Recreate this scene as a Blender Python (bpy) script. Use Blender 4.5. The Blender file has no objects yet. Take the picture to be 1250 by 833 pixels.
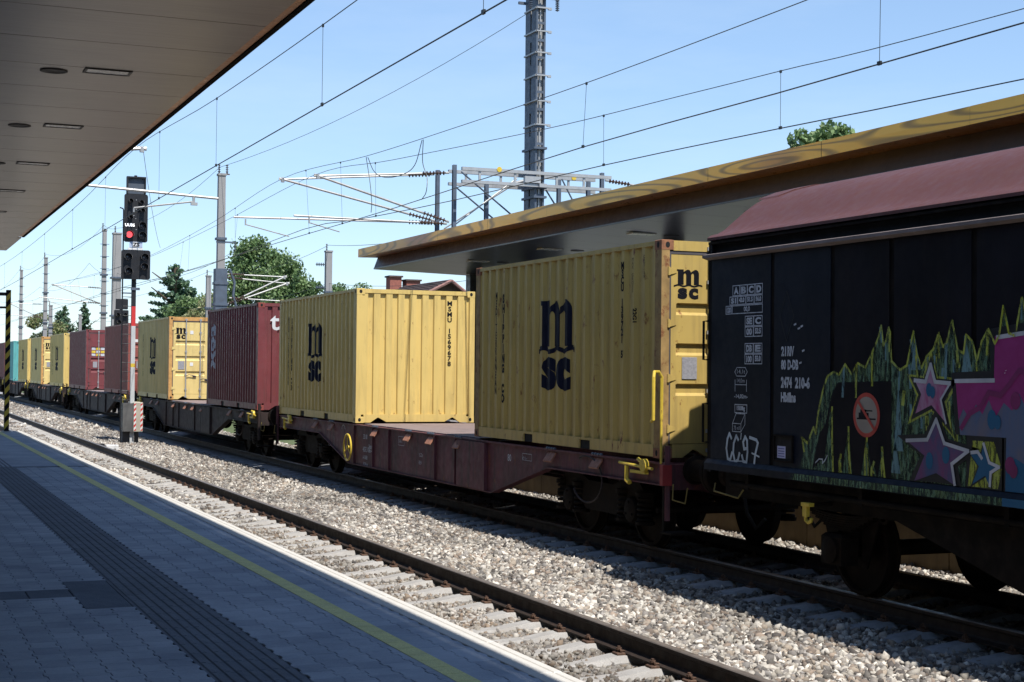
import bpy, bmesh, math, random
import numpy as np
from mathutils import Vector, Matrix
R = math.radians
rnd = random.Random(7)
rng = np.random.default_rng(7)
scene = bpy.context.scene
COL = scene.collection
# world axes: X across the tracks (to the right), Y along the tracks (away), Z up, Z=0 at rail top
# ------------------------------------------------------------------ camera
CZ = 2.183
TH, PI_, RO = 0.3937788, 0.01883766, 0.01038039
fw = Vector((math.sin(TH)*math.cos(PI_), math.cos(TH)*math.cos(PI_), math.sin(PI_)))
rt = Vector((math.cos(TH), -math.sin(TH), 0)); up = rt.cross(fw)
r2 = rt*math.cos(RO)+up*math.sin(RO); u2 = -rt*math.sin(RO)+up*math.cos(RO)
cam = bpy.data.cameras.new('camera'); cam.sensor_fit = 'HORIZONTAL'; cam.sensor_width = 36
cam.lens = 36*1886.06/1250; cam.clip_end = 5000; cam.clip_start = .1
co = bpy.data.objects.new('camera', cam); COL.objects.link(co)
co.matrix_world = Matrix(((r2.x, u2.x, -fw.x, 0), (r2.y, u2.y, -fw.y, 0), (r2.z, u2.z, -fw.z, CZ), (0, 0, 0, 1)))
scene.camera = co
# ------------------------------------------------------------------ sky, sun, exposure
SUN_EL, SUN_OFF = R(60.5), R(4.5)      # sun stands behind the camera's right shoulder, almost in line with the tracks
sd = Vector((math.cos(SUN_EL)*math.sin(SUN_OFF), -math.cos(SUN_EL)*math.cos(SUN_OFF), math.sin(SUN_EL)))
w = bpy.data.worlds.new('World'); scene.world = w; w.use_nodes = True
nt = w.node_tree; nt.nodes.clear()
wo = nt.nodes.new('ShaderNodeOutputWorld'); bg = nt.nodes.new('ShaderNodeBackground')
sky = nt.nodes.new('ShaderNodeTexSky'); sky.sky_type = 'NISHITA'; sky.sun_disc = False
sky.sun_elevation = SUN_EL; sky.sun_rotation = math.pi-SUN_OFF; sky.altitude = 200
sky.air_density = 1.0; sky.dust_density = 0.15; sky.ozone_density = 2.6
tc = nt.nodes.new('ShaderNodeTexCoord'); mp = nt.nodes.new('ShaderNodeMapping')
mp.inputs['Scale'].default_value = (1.2, 1.6, 6.0); mp.inputs['Rotation'].default_value = (0, .12, .5)
nz = nt.nodes.new('ShaderNodeTexNoise'); nz.inputs['Scale'].default_value = 2.2; nz.inputs['Detail'].default_value = 7; nz.inputs['Roughness'].default_value = .6
cr = nt.nodes.new('ShaderNodeValToRGB'); cr.color_ramp.elements[0].position = .5; cr.color_ramp.elements[1].position = .82
cr.color_ramp.elements[1].color = (.16, .16, .16, 1)
mx = nt.nodes.new('ShaderNodeMixRGB'); mx.inputs[2].default_value = (6.6, 7.2, 7.8, 1)
L = nt.links.new
L(tc.outputs['Generated'], mp.inputs['Vector']); L(mp.outputs[0], nz.inputs['Vector']); L(nz.outputs[0], cr.inputs[0])
gm = nt.nodes.new('ShaderNodeGamma'); gm.inputs[1].default_value = .72
sc_ = nt.nodes.new('ShaderNodeMixRGB'); sc_.blend_type = 'MULTIPLY'; sc_.inputs[0].default_value = 1; sc_.inputs[2].default_value = (1.42, 1.62, 1.86, 1)
L(cr.outputs[0], mx.inputs[0]); L(sky.outputs[0], gm.inputs[0]); L(gm.outputs[0], sc_.inputs[1]); L(sc_.outputs[0], mx.inputs[1]); L(mx.outputs[0], bg.inputs[0]); L(bg.outputs[0], wo.inputs[0])
bg.inputs[1].default_value = 0.11
sl = bpy.data.lights.new('sun', 'SUN'); sl.energy = 5.0; sl.angle = R(.53); sl.color = (1, .95, .87)
so = bpy.data.objects.new('sun', sl); COL.objects.link(so)
so.rotation_mode = 'QUATERNION'; so.rotation_quaternion = sd.to_track_quat('Z', 'Y'); so.location = (0, -20, 40)
vs = scene.view_settings; vs.view_transform = 'Standard'; vs.look = 'None'; vs.exposure = 0.5; vs.gamma = 1; vs.use_curve_mapping = False
scene.cycles.max_bounces = 6

# ------------------------------------------------------------------ helpers
ORG = {}
def org(o): return ORG.get(o.name, (0, 0, 0)) if o else (0, 0, 0)
def tag(o, label=None, cat=None, group=None, kind=None):
    if label: o['label'] = label
    if cat: o['category'] = cat
    if group: o['group'] = group
    if kind: o['kind'] = kind
    return o
def thing(name, label, cat, loc=(0, 0, 0), group=None):
    o = bpy.data.objects.new(name, None); COL.objects.link(o); o.location = loc; o.empty_display_size = .2
    ORG[o.name] = tuple(loc); return tag(o, label, cat, group)
class MB:
    def __init__(s): s.v = []; s.f = []; s.m = []; s.sm = []
    def add(s, v, f, mi=0, smooth=False):
        n = len(s.v); s.v += [tuple(p) for p in v]
        for q in f: s.f.append(tuple(i+n for i in q)); s.m.append(mi); s.sm.append(smooth)
        return s
    def box(s, x0, x1, y0, y1, z0, z1, mi=0):
        v = [(x, y, z) for z in (z0, z1) for y in (y0, y1) for x in (x0, x1)]
        return s.add(v, [(0, 2, 3, 1), (4, 5, 7, 6), (0, 1, 5, 4), (2, 6, 7, 3), (0, 4, 6, 2), (1, 3, 7, 5)], mi)
    def bbox(s, x0, x1, y0, y1, z0, z1, b=.01, mi=0):          # chamfered along all vertical and top edges
        v = []; 
        for z, e in ((z0, 0), (z1-b, 0), (z1, b)):
            v += [(x0+e+(b if e == 0 else 0)*0, y0+e, z), (x1-e, y0+e, z), (x1-e, y1-e, z), (x0+e, y1-e, z)]
        f = [(3, 2, 1, 0)]+[(k*4+i, k*4+(i+1) % 4, k*4+4+(i+1) % 4, k*4+4+i) for k in (0, 1) for i in range(4)]+[(8, 9, 10, 11)]
        return s.add(v, f, mi)
    def prism(s, pts, ax, a, b, mi=0, smooth=False):
        """pts: polygon in the other two axes; ax = extrusion axis"""
        def P(p, t): return {'x': (t, p[0], p[1]), 'y': (p[0], t, p[1]), 'z': (p[0], p[1], t)}[ax]
        n = len(pts); v = [P(p, a) for p in pts]+[P(p, b) for p in pts]
        s.add(v, [(i, (i+1) % n, n+(i+1) % n, n+i) for i in range(n)], mi, smooth)
        return s.add(v, [tuple(range(n-1, -1, -1)), tuple(range(n, 2*n))], mi)
    def tube(s, p, q, r, n=8, mi=0, r1=None, cap=True):
        p = Vector(p); q = Vector(q); d = (q-p); 
        if d.length < 1e-6: return s
        d.normalize(); a = d.orthogonal().normalized(); b = d.cross(a); r1 = r if r1 is None else r1
        v = [p+(a*math.cos(t)+b*math.sin(t))*r for t in [2*math.pi*i/n for i in range(n)]]+[q+(a*math.cos(t)+b*math.sin(t))*r1 for t in [2*math.pi*i/n for i in range(n)]]
        s.add(v, [(i, (i+1) % n, n+(i+1) % n, n+i) for i in range(n)], mi, n > 4)
        if cap: s.add(v, [tuple(range(n-1, -1, -1)), tuple(range(n, 2*n))], mi)
        return s
    def path(s, pts, r, n=6, mi=0):
        pts = [Vector(p) for p in pts]; V = []; prev = None
        for i, p in enumerate(pts):
            d = (pts[min(i+1, len(pts)-1)]-pts[max(i-1, 0)]).normalized()
            if prev is None: a = d.orthogonal().normalized()
            else: a = (prev-d*prev.dot(d)).normalized()
            prev = a; b = d.cross(a)
            V += [p+(a*math.cos(t)+b*math.sin(t))*r for t in [2*math.pi*k/n for k in range(n)]]
        F = [(i*n+k, i*n+(k+1) % n, (i+1)*n+(k+1) % n, (i+1)*n+k) for i in range(len(pts)-1) for k in range(n)]
        s.add(V, F, mi, True)
        m = (len(pts)-1)*n
        return s.add(V, [tuple(range(n-1, -1, -1)), tuple(range(m, m+n))], mi)
    def ring(s, c, axis, R_, r, n=28, m=8, mi=0):
        c = Vector(c); ax = Vector(axis).normalized(); a = ax.orthogonal().normalized(); b = ax.cross(a); V = []
        for i in range(n):
            t = 2*math.pi*i/n; e = a*math.cos(t)+b*math.sin(t)
            for k in range(m):
                u = 2*math.pi*k/m; V.append(c+e*(R_+r*math.cos(u))+ax*r*math.sin(u))
        return s.add(V, [(i*m+k, i*m+(k+1) % m, ((i+1) % n)*m+(k+1) % m, ((i+1) % n)*m+k) for i in range(n) for k in range(m)], mi, True)
    def lathe(s, c, axis, prof, n=24, mi=0):
        """prof: list of (along axis, radius)"""
        c = Vector(c); ax = Vector(axis).normalized(); a = ax.orthogonal().normalized(); b = ax.cross(a); V = []
        for h, r in prof:
            V += [c+ax*h+(a*math.cos(2*math.pi*i/n)+b*math.sin(2*math.pi*i/n))*max(r, 1e-4) for i in range(n)]
        F = [(j*n+i, j*n+(i+1) % n, (j+1)*n+(i+1) % n, (j+1)*n+i) for j in range(len(prof)-1) for i in range(n)]
        s.add(V, F, mi, True); k = (len(prof)-1)*n
        return s.add(V, [tuple(range(n-1, -1, -1)), tuple(range(k, k+n))], mi)
    def build(s, name, mats, parent=None, label=None, loc=None):
        me = bpy.data.meshes.new(name)
        o0 = Vector(org(parent)) if loc is None else Vector(loc)
        me.from_pydata([tuple(Vector(p)-o0) for p in s.v], [], s.f)
        if not isinstance(mats, (list, tuple)): mats = [mats]
        for m in mats: me.materials.append(m)
        me.polygons.foreach_set('material_index', s.m); me.polygons.foreach_set('use_smooth', s.sm)
        if any(s.sm):
            bm = bmesh.new(); bm.from_mesh(me)
            for e in bm.edges:
                if len(e.link_faces) == 2 and e.calc_face_angle(0) > R(38): e.smooth = False
            bm.to_mesh(me); bm.free()
        me.update()
        o = bpy.data.objects.new(name, me); COL.objects.link(o)
        if parent is not None: o.parent = parent; ORG[o.name] = org(parent)
        elif loc is not None: o.location = loc; ORG[o.name] = tuple(loc)
        if label: o['label'] = label
        return o
def link_copy(o, parent=None):
    c = o.copy(); COL.objects.link(c)
    if parent is not None: c.parent = parent
    return c
KIDS = {}
def copy_tree(o, parent=None):
    c = link_copy(o, parent)
    for ch in [x for x in bpy.data.objects if x.parent == o]: copy_tree(ch, c)
    return c
def fix_normals(o):
    bm = bmesh.new(); bm.from_mesh(o.data); bmesh.ops.recalc_face_normals(bm, faces=bm.faces); bm.to_mesh(o.data); bm.free(); return o

# ------------------------------------------------------------------ materials
MATS = {}
def newmat(name):
    m = bpy.data.materials.new(name); m.use_nodes = True; return m, m.node_tree, m.node_tree.nodes['Principled BSDF']
def mat(name, c, rough=.6, metal=0., var=.25, vs_=3., dirt=0., dirtc=(.05, .04, .03), rust=0., rustc=(.16, .055, .02), streak=False,
        bump=0., bs=40., spec=.4, grain=0.):
    """painted / natural surface: mottled colour, dirt streaks, rust patches, fine relief"""
    if name in MATS: return MATS[name]
    c = tuple(x*.80 for x in c)
    m, nt, p = newmat(name); N = nt.nodes.new; L = nt.links.new
    g = N('ShaderNodeNewGeometry')
    def noise(scale, det=4, st=None, rgh=.55):
        n = N('ShaderNodeTexNoise'); n.inputs['Scale'].default_value = scale; n.inputs['Detail'].default_value = det; n.inputs['Roughness'].default_value = rgh
        if st:
            q = N('ShaderNodeMapping'); q.inputs['Scale'].default_value = st; L(g.outputs['Position'], q.inputs[0]); L(q.outputs[0], n.inputs['Vector'])
        else: L(g.outputs['Position'], n.inputs['Vector'])
        return n.outputs[0]
    def ramp(src, a, b, lo=0., hi=1.):
        r = N('ShaderNodeMapRange'); r.inputs[1].default_value = a; r.inputs[2].default_value = b; r.inputs[3].default_value = lo; r.inputs[4].default_value = hi; L(src, r.inputs[0]); return r.outputs[0]
    def mixc(f, c1, c2):
        q = N('ShaderNodeMixRGB'); L(f, q.inputs[0])
        for i, c_ in ((1, c1), (2, c2)):
            if isinstance(c_, tuple): q.inputs[i].default_value = (*c_, 1)
            else: L(c_, q.inputs[i])
        return q.outputs[0]
    k1 = 1-var; k2 = 1+var
    col = mixc(ramp(noise(vs_), .3, .7), tuple(x*k1 for x in c), tuple(min(1, x*k2) for x in c))
    if grain:
        col = mixc(ramp(noise(140, 2), .35, .65), col, tuple(x*(1-grain) for x in c))
    if dirt:
        d = noise(5, 6, (1.6, 1.6, .16) if streak else None, .65)
        col = mixc(ramp(d, .48, .78, 0, dirt), col, dirtc)
    rr = None
    if rust:
        rr = ramp(noise(7, 8, (1, 1, .5) if streak else None, .7), .63-.12*rust, .70-.06*rust)
        col = mixc(rr, col, rustc)
    L(col, p.inputs['Base Color'])
    p.inputs['Metallic'].default_value = metal; p.inputs['Specular IOR Level'].default_value = spec
    L(ramp(noise(9), .3, .7, max(.05, rough-.1), min(1, rough+.12)), p.inputs['Roughness'])
    if bump:
        b = N('ShaderNodeBump'); b.inputs['Strength'].default_value = bump; b.inputs['Distance'].default_value = .01
        L(noise(bs, 6), b.inputs['Height']); L(b.outputs[0], p.inputs['Normal'])
    MATS[name] = m; return m
Y_ = dict(streak=True, dirt=.45, dirtc=(.16, .115, .06), rough=.5, var=.06, vs_=1.2, bump=.12, bs=6, spec=.35)
YEL = mat('yellow_container_paint', (.75, .55, .185), rust=.04, **Y_)
YEL2 = mat('pale_yellow_container_paint', (.78, .60, .24), **Y_)
YEL3 = mat('old_yellow_container_paint', (.56, .40, .12), rust=.2, **{**Y_, 'dirt': .55})
MAR = mat('maroon_container_paint', (.20, .048, .055), streak=True, dirt=.4, rough=.5, var=.1, rust=.15, bump=.1, bs=6)
REDP = mat('red_brown_container_paint', (.31, .085, .07), streak=True, dirt=.4, rough=.55, var=.1, rust=.15)
TUR = mat('turquoise_container_paint', (.13, .45, .45), streak=True, dirt=.35, rough=.5, var=.08)
RUSTY = mat('rusted_casting', (.30, .13, .065), rough=.8, var=.35, vs_=14, bump=.3, bs=60, rust=.5, rustc=(.12, .05, .025))
RUSTM = mat('rust_stained_yellow_post', (.36, .23, .085), rough=.7, var=.3, vs_=6, rust=.7)
ORNG = mat('orange_stained_frame', (.60, .33, .11), rough=.6, var=.25, vs_=7, rust=.35)
BLK = mat('black_print', (.010, .010, .014), rough=.6, var=.2, spec=.1)
NAVY = mat('dark_navy_print', (.010, .012, .028), rough=.6, var=.2, streak=True, dirt=.25, dirtc=(.06, .05, .04), spec=.12)
WHT = mat('white_print', (.72, .74, .76), rough=.6, var=.1)
WHD = mat('faded_white_print', (.52, .55, .60), rough=.7, var=.3, vs_=22)
DARK = mat('black_and_hole_shade', (.01, .01, .01), rough=.9, var=.1)  # plain black; also stands in for shade inside casting holes and fork pockets
RUB = mat('door_gasket', (.09, .08, .085), rough=.7)
GALV = mat('galvanised_steel', (.46, .47, .48), rough=.45, metal=.35, var=.15, vs_=5, dirt=.25, dirtc=(.22, .2, .18))
GALVD = mat('grey_blue_steel_and_tower_shade', (.10, .13, .18), rough=.55, metal=.1, var=.15, vs_=3, dirt=.3)
CONC = mat('concrete_mast', (.34, .335, .34), rough=.85, var=.12, vs_=2, bump=.2, bs=30, grain=.15)
ALU = mat('aluminium_tube', (.50, .50, .49), rough=.4, metal=.4, var=.08)
PLATE = mat('grey_plate', (.33, .33, .36), rough=.5, var=.2, vs_=40)
WAGM = mat('maroon_wagon_paint', (.12, .033, .045), rough=.65, var=.35, vs_=2, dirt=.95, dirtc=(.028, .02, .018), streak=True, rust=.2, bump=.15, bs=20)
WAGD = mat('sooty_wagon_paint', (.030, .018, .017), rough=.75, var=.35, dirt=.6, dirtc=(.018, .014, .012), bump=.15, bs=20)
DECK = mat('dusty_wagon_deck', (.25, .19, .18), rough=.8, var=.25, vs_=5, dirt=.4, dirtc=(.1, .06, .05), rust=.3)
BOGIE = mat('greasy_bogie_steel', (.014, .011, .009), rough=.75, var=.45, vs_=9, dirt=.5, dirtc=(.035, .023, .015), bump=.3, bs=30, spec=.06)
TYRE = mat('worn_wheel_tread', (.35, .33, .31), rough=.35, metal=.8, var=.2)
TABM = mat('rusty_brown_flap', (.36, .16, .10), rough=.7, var=.25, vs_=20, rust=.3)
GRIP = mat('shade_darkened_yellow_grip', (.26, .20, .07), rough=.6, var=.2, spec=.1)  # handle yellow darkened to imitate the shade under the buffers
HYEL = mat('yellow_handle_paint', (.72, .52, .06), rough=.45, var=.12, rust=.15, vs_=15)
RAILS = mat('rusty_rail_side', (.026, .016, .011), rough=.75, var=.4, vs_=14, bump=.25, bs=60, rust=.4, rustc=(.045, .024, .014))
RAILT = mat('rail_head_top', (.30, .25, .21), rough=.42, metal=.55, var=.25, vs_=6)
CLIP = mat('rusty_rail_clip', (.10, .055, .035), rough=.8, var=.4, vs_=40)
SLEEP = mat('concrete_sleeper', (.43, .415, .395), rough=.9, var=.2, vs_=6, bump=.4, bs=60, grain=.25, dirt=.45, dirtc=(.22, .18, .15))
SLEEPD = mat('blue_grey_sleeper', (.30, .31, .33), rough=.9, var=.2, vs_=6, bump=.4, bs=60, dirt=.4)  # darker, bluer sleeper colour for the train's track
COPE = mat('pale_edge_stone', (.66, .64, .60), rough=.85, var=.08, vs_=4, bump=.25, bs=70, grain=.12, dirt=.25, dirtc=(.4, .36, .32))
WALLF = mat('ochre_platform_wall', (.20, .14, .07), rough=.85, var=.2, vs_=3, streak=True, dirt=.5, bump=.25, bs=25)
TACT = mat('dark_tactile_slab', (.16, .19, .24), rough=.85, var=.22, vs_=3, bump=.3, bs=90, grain=.2)
YLINE = mat('worn_yellow_line_paint', (.90, .86, .36), rough=.75, var=.12, vs_=9, grain=.3, dirt=.35, dirtc=(.25, .25, .12), bump=.2, bs=90)
CABI = mat('beige_cabinet', (.50, .46, .38), rough=.6, var=.1, dirt=.3, dirtc=(.3, .25, .2))
REDW = mat('red_stripe_paint', (.62, .04, .04), rough=.5, var=.08)
WHP = mat('white_stripe_paint', (.78, .78, .78), rough=.5, var=.06)
SIGB = mat('black_signal_board', (.012, .013, .017), rough=.55, var=.2)
SIGG = mat('grey_signal_back', (.08, .10, .13), rough=.5, var=.1)
LENS = mat('dark_lens', (.05, .06, .08), rough=.12, var=.3, spec=.8)
ASPH = mat('canopy_roof_felt', (.12, .12, .12), rough=.9)
GRND = mat('dry_grass_ground', (.10, .135, .045), rough=.95, var=.4, vs_=.6, bump=.5, bs=8, grain=.35, dirt=.5, dirtc=(.18, .15, .08))
BED = mat('ballast_bed', (.30, .275, .25), rough=.95, var=.3, vs_=9, bump=1.0, bs=16, grain=.5)
BEDD = mat('ballast_dust', (.15, .13, .11), rough=.95, var=.3, vs_=9, bump=.8, bs=25)
WIRE = mat('dark_copper_wire', (.045, .05, .05), rough=.5, metal=.4, var=.1)
INSU = mat('brown_insulator', (.09, .05, .035), rough=.3, var=.2)
BOXS = mat('black_boxcar_side', (.011, .010, .014), rough=.5, var=.35, vs_=1.5, streak=True, dirt=.5, dirtc=(.022, .017, .015), bump=.08, bs=4, spec=.06)
BOXB = mat('blue_black_boxcar_end_panel', (.009, .012, .022), rough=.45, var=.3, vs_=1.5, streak=True, dirt=.35, dirtc=(.016, .016, .02), bump=.08, bs=4, spec=.10)
BOXU = mat('boxcar_underframe_dark', (.012, .010, .009), rough=.75, var=.4, vs_=5, dirt=.4, dirtc=(.03, .02, .014), spec=.06)
BOXR = mat('dusty_red_roof_paint', (.115, .046, .042), rough=.55, var=.06, vs_=.8, streak=True, dirt=.3, dirtc=(.12, .085, .08), bump=.08, bs=3, spec=.18)
GUTT = mat('dusty_gutter_ledge', (.20, .16, .15), rough=.8, var=.2, dirt=.3)
BARK = mat('bark', (.11, .08, .055), rough=.95, var=.3, vs_=12, bump=.6, bs=25)
BRICK = mat('brick_chimney', (.33, .12, .09), rough=.9, var=.25, vs_=9)
ROOFT = mat('weathered_roof_tile', (.095, .065, .06), rough=.85, var=.3, vs_=6)
PLAST = mat('cream_render', (.55, .50, .42), rough=.9, var=.1)
GLASS = mat('dark_window_glass', (.04, .05, .06), rough=.1, var=.1, spec=.8)

def soffit_mat(name, c, rough=.32):
    m, nt, p = newmat(name); N = nt.nodes.new; L = nt.links.new; g = N('ShaderNodeNewGeometry')
    q = N('ShaderNodeMapping'); q.inputs['Scale'].default_value = (.5, 9, 1); L(g.outputs['Position'], q.inputs[0])
    n = N('ShaderNodeTexNoise'); n.inputs['Scale'].default_value = 3; n.inputs['Detail'].default_value = 6; L(q.outputs[0], n.inputs['Vector'])
    n2 = N('ShaderNodeTexNoise'); n2.inputs['Scale'].default_value = .55; n2.inputs['Detail'].default_value = 3; L(g.outputs['Position'], n2.inputs['Vector'])
    a = N('ShaderNodeMath'); a.operation = 'ADD'; L(n.outputs[0], a.inputs[0]); L(n2.outputs[0], a.inputs[1])
    r = N('ShaderNodeMapRange'); r.inputs[1].default_value = .75; r.inputs[2].default_value = 1.25; r.inputs[3].default_value = .8; r.inputs[4].default_value = 1.15; L(a.outputs[0], r.inputs[0])
    x = N('ShaderNodeMixRGB'); x.blend_type = 'MULTIPLY'; x.inputs[0].default_value = 1; x.inputs[1].default_value = (*c, 1); L(r.outputs[0], x.inputs[2]); L(x.outputs[0], p.inputs['Base Color'])
    p.inputs['Metallic'].default_value = .55 if c[0] > .1 else .15; p.inputs['Roughness'].default_value = rough
    b = N('ShaderNodeBump'); b.inputs['Strength'].default_value = .12; b.inputs['Distance'].default_value = .05; L(n2.outputs[0], b.inputs['Height']); L(b.outputs[0], p.inputs['Normal'])
    MATS[name] = m; return m
SOFF = soffit_mat('brushed_soffit_metal', (.185, .155, .13), .30)
SOFD = soffit_mat('dark_soffit_metal', (.055, .05, .046), .30)
BAND = mat('dark_brown_grey_band', (.085, .07, .06), rough=.45, var=.15, vs_=1.5, spec=.3)
def gold_mat():
    m, nt, p = newmat('gold_with_painted_reflections'); N = nt.nodes.new; L = nt.links.new; g = N('ShaderNodeNewGeometry')
    q = N('ShaderNodeMapping'); q.inputs['Scale'].default_value = (.2, .16, 1.6); L(g.outputs['Position'], q.inputs[0])
    n2 = N('ShaderNodeTexNoise'); n2.inputs['Scale'].default_value = 1.0; n2.inputs['Detail'].default_value = 1; L(q.outputs[0], n2.inputs['Vector'])
    k = N('ShaderNodeMath'); k.operation = 'MULTIPLY'; k.inputs[1].default_value = 105; L(n2.outputs[0], k.inputs[0])
    sn = N('ShaderNodeMath'); sn.operation = 'SINE'; L(k.outputs[0], sn.inputs[0])
    rr = N('ShaderNodeMapRange'); rr.inputs[1].default_value = .1; rr.inputs[2].default_value = 1; rr.inputs[3].default_value = 0; rr.inputs[4].default_value = .8; L(sn.outputs[0], rr.inputs[0])
    b = N('ShaderNodeBump'); b.inputs['Strength'].default_value = .5; b.inputs['Distance'].default_value = .03; L(n2.outputs[0], b.inputs['Height']); L(b.outputs[0], p.inputs['Normal'])
    n3 = N('ShaderNodeTexNoise'); n3.inputs['Scale'].default_value = .22; n3.inputs['Detail'].default_value = 1; L(g.outputs['Position'], n3.inputs['Vector'])
    cr = N('ShaderNodeValToRGB'); cr.color_ramp.elements[0].position = .36; cr.color_ramp.elements[0].color = (.40, .17, .07, 1)
    cr.color_ramp.elements[1].position = .46; cr.color_ramp.elements[1].color = (.86, .44, .055, 1); L(n3.outputs[0], cr.inputs[0])
    x = N('ShaderNodeMixRGB'); L(rr.outputs[0], x.inputs[0]); L(cr.outputs[0], x.inputs[1]); x.inputs[2].default_value = (.24, .13, .035, 1)  # wavy brown lines and gold-to-brown patches paint reflections into the colour
    L(x.outputs[0], p.inputs['Base Color']); p.inputs['Metallic'].default_value = .3; p.inputs['Roughness'].default_value = .35; return m
GOLD = gold_mat()
COPP = mat('copper_brown_lip', (.50, .22, .08), rough=.35, metal=.6, var=.25, vs_=2.5, dirt=.4, dirtc=(.12, .06, .03), bump=.2, bs=3)
def paver_mat():
    m, nt, p = newmat('grey_interlocking_paver'); N = nt.nodes.new; L = nt.links.new; g = N('ShaderNodeNewGeometry')
    oi = N('ShaderNodeObjectInfo'); at = N('ShaderNodeAttribute'); at.attribute_name = 'tone'
    a = N('ShaderNodeMath'); a.operation = 'ADD'; L(oi.outputs['Random'], a.inputs[0]); L(at.outputs['Fac'], a.inputs[1])
    f = N('ShaderNodeMath'); f.operation = 'FRACT'; L(a.outputs[0], f.inputs[0])
    n = N('ShaderNodeTexNoise'); n.inputs['Scale'].default_value = 1.3; n.inputs['Detail'].default_value = 8; n.inputs['Roughness'].default_value = .68; L(g.outputs['Position'], n.inputs['Vector'])
    n2 = N('ShaderNodeTexNoise'); n2.inputs['Scale'].default_value = 90; n2.inputs['Detail'].default_value = 4; L(g.outputs['Position'], n2.inputs['Vector'])
    s = N('ShaderNodeMath'); s.operation = 'MULTIPLY_ADD'; L(f.outputs[0], s.inputs[0]); s.inputs[1].default_value = .20; L(n.outputs[0], s.inputs[2])
    s2 = N('ShaderNodeMath'); s2.operation = 'MULTIPLY_ADD'; L(n2.outputs[0], s2.inputs[0]); s2.inputs[1].default_value = .35; L(s.outputs[0], s2.inputs[2])
    cr = N('ShaderNodeValToRGB'); cr.color_ramp.elements[0].position = .45; cr.color_ramp.elements[0].color = (.17, .205, .26, 1)
    cr.color_ramp.elements[1].position = 1.05; cr.color_ramp.elements[1].color = (.37, .41, .475, 1); L(s2.outputs[0], cr.inputs[0]); L(cr.outputs[0], p.inputs['Base Color'])
    b = N('ShaderNodeBump'); b.inputs['Strength'].default_value = .35; b.inputs['Distance'].default_value = .004; L(n2.outputs[0], b.inputs['Height']); L(b.outputs[0], p.inputs['Normal'])
    p.inputs['Roughness'].default_value = .8; p.inputs['Specular IOR Level'].default_value = .3
    return m
PAV = paver_mat()
def attr_mat(name, rough=.9, bump=.3, bs=60, spec=.3):
    m, nt, p = newmat(name); N = nt.nodes.new; L = nt.links.new; at = N('ShaderNodeAttribute'); at.attribute_name = 'tint'
    g = N('ShaderNodeNewGeometry'); n = N('ShaderNodeTexNoise'); n.inputs['Scale'].default_value = bs; n.inputs['Detail'].default_value = 3; L(g.outputs['Position'], n.inputs['Vector'])
    r = N('ShaderNodeMapRange'); r.inputs[3].default_value = .72; r.inputs[4].default_value = 1.2; L(n.outputs[0], r.inputs[0])
    x = N('ShaderNodeMixRGB'); x.blend_type = 'MULTIPLY'; x.inputs[0].default_value = 1; L(at.outputs['Color'], x.inputs[1]); L(r.outputs[0], x.inputs[2]); L(x.outputs[0], p.inputs['Base Color'])
    b = N('ShaderNodeBump'); b.inputs['Strength'].default_value = bump; b.inputs['Distance'].default_value = .004; L(n.outputs[0], b.inputs['Height']); L(b.outputs[0], p.inputs['Normal'])
    p.inputs['Roughness'].default_value = rough; p.inputs['Specular IOR Level'].default_value = spec; return m
STONE = attr_mat('ballast_stone')
def leaf_mat(name):
    m, nt, p = newmat(name); N = nt.nodes.new; L = nt.links.new; at = N('ShaderNodeAttribute'); at.attribute_name = 'tint'
    tr = N('ShaderNodeBsdfTranslucent'); ms = N('ShaderNodeMixShader'); ms.inputs[0].default_value = .3
    L(at.outputs['Color'], p.inputs['Base Color']); L(at.outputs['Color'], tr.inputs[0]); p.inputs['Roughness'].default_value = .55
    o = nt.nodes['Material Output']; L(p.outputs[0], ms.inputs[1]); L(tr.outputs[0], ms.inputs[2]); L(ms.outputs[0], o.inputs[0]); return m
LEAF = leaf_mat('leaf')
def emis(name, c, s):
    m, nt, p = newmat(name); p.inputs['Base Color'].default_value = (*c, 1); p.inputs['Emission Color'].default_value = (*c, 1); p.inputs['Emission Strength'].default_value = s; p.inputs['Roughness'].default_value = .3; return m
def spray(name, cols, sc=5, st=(1, 1, .5), fade=None):
    """sprayed paint with soft blotches of several colours"""
    m, nt, p = newmat(name); N = nt.nodes.new; L = nt.links.new; g = N('ShaderNodeNewGeometry')
    q = N('ShaderNodeMapping'); q.inputs['Scale'].default_value = st; L(g.outputs['Position'], q.inputs[0])
    n = N('ShaderNodeTexNoise'); n.inputs['Scale'].default_value = sc; n.inputs['Detail'].default_value = 5; n.inputs['Roughness'].default_value = .6; n.inputs['Distortion'].default_value = .6; L(q.outputs[0], n.inputs['Vector'])
    cr = N('ShaderNodeValToRGB'); e = cr.color_ramp.elements; k = len(cols)
    for i, c in enumerate(cols):
        pos = .3+.4*i/(k-1)
        el = e[0] if i == 0 else (e[1] if i == k-1 else e.new(pos)); el.position = pos; el.color = (*c, 1)
    L(n.outputs[0], cr.inputs[0]); L(cr.outputs[0], p.inputs['Base Color']); p.inputs['Roughness'].default_value = .5; p.inputs['Specular IOR Level'].default_value = .15
    if fade:
        q2 = N('ShaderNodeMapping'); q2.inputs['Scale'].default_value = (1, 2.4, .55); L(g.outputs['Position'], q2.inputs[0])
        n2 = N('ShaderNodeTexNoise'); n2.inputs['Scale'].default_value = 11; n2.inputs['Detail'].default_value = 6; n2.inputs['Roughness'].default_value = .75; L(q2.outputs[0], n2.inputs['Vector'])
        r = N('ShaderNodeMapRange'); r.inputs[1].default_value = fade[0]; r.inputs[2].default_value = fade[1]; r.inputs[3].default_value = fade[2] if len(fade) > 2 else 0; L(n2.outputs[0], r.inputs[0]); L(r.outputs[0], p.inputs['Alpha'])
    MATS[name] = m; return m

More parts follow.
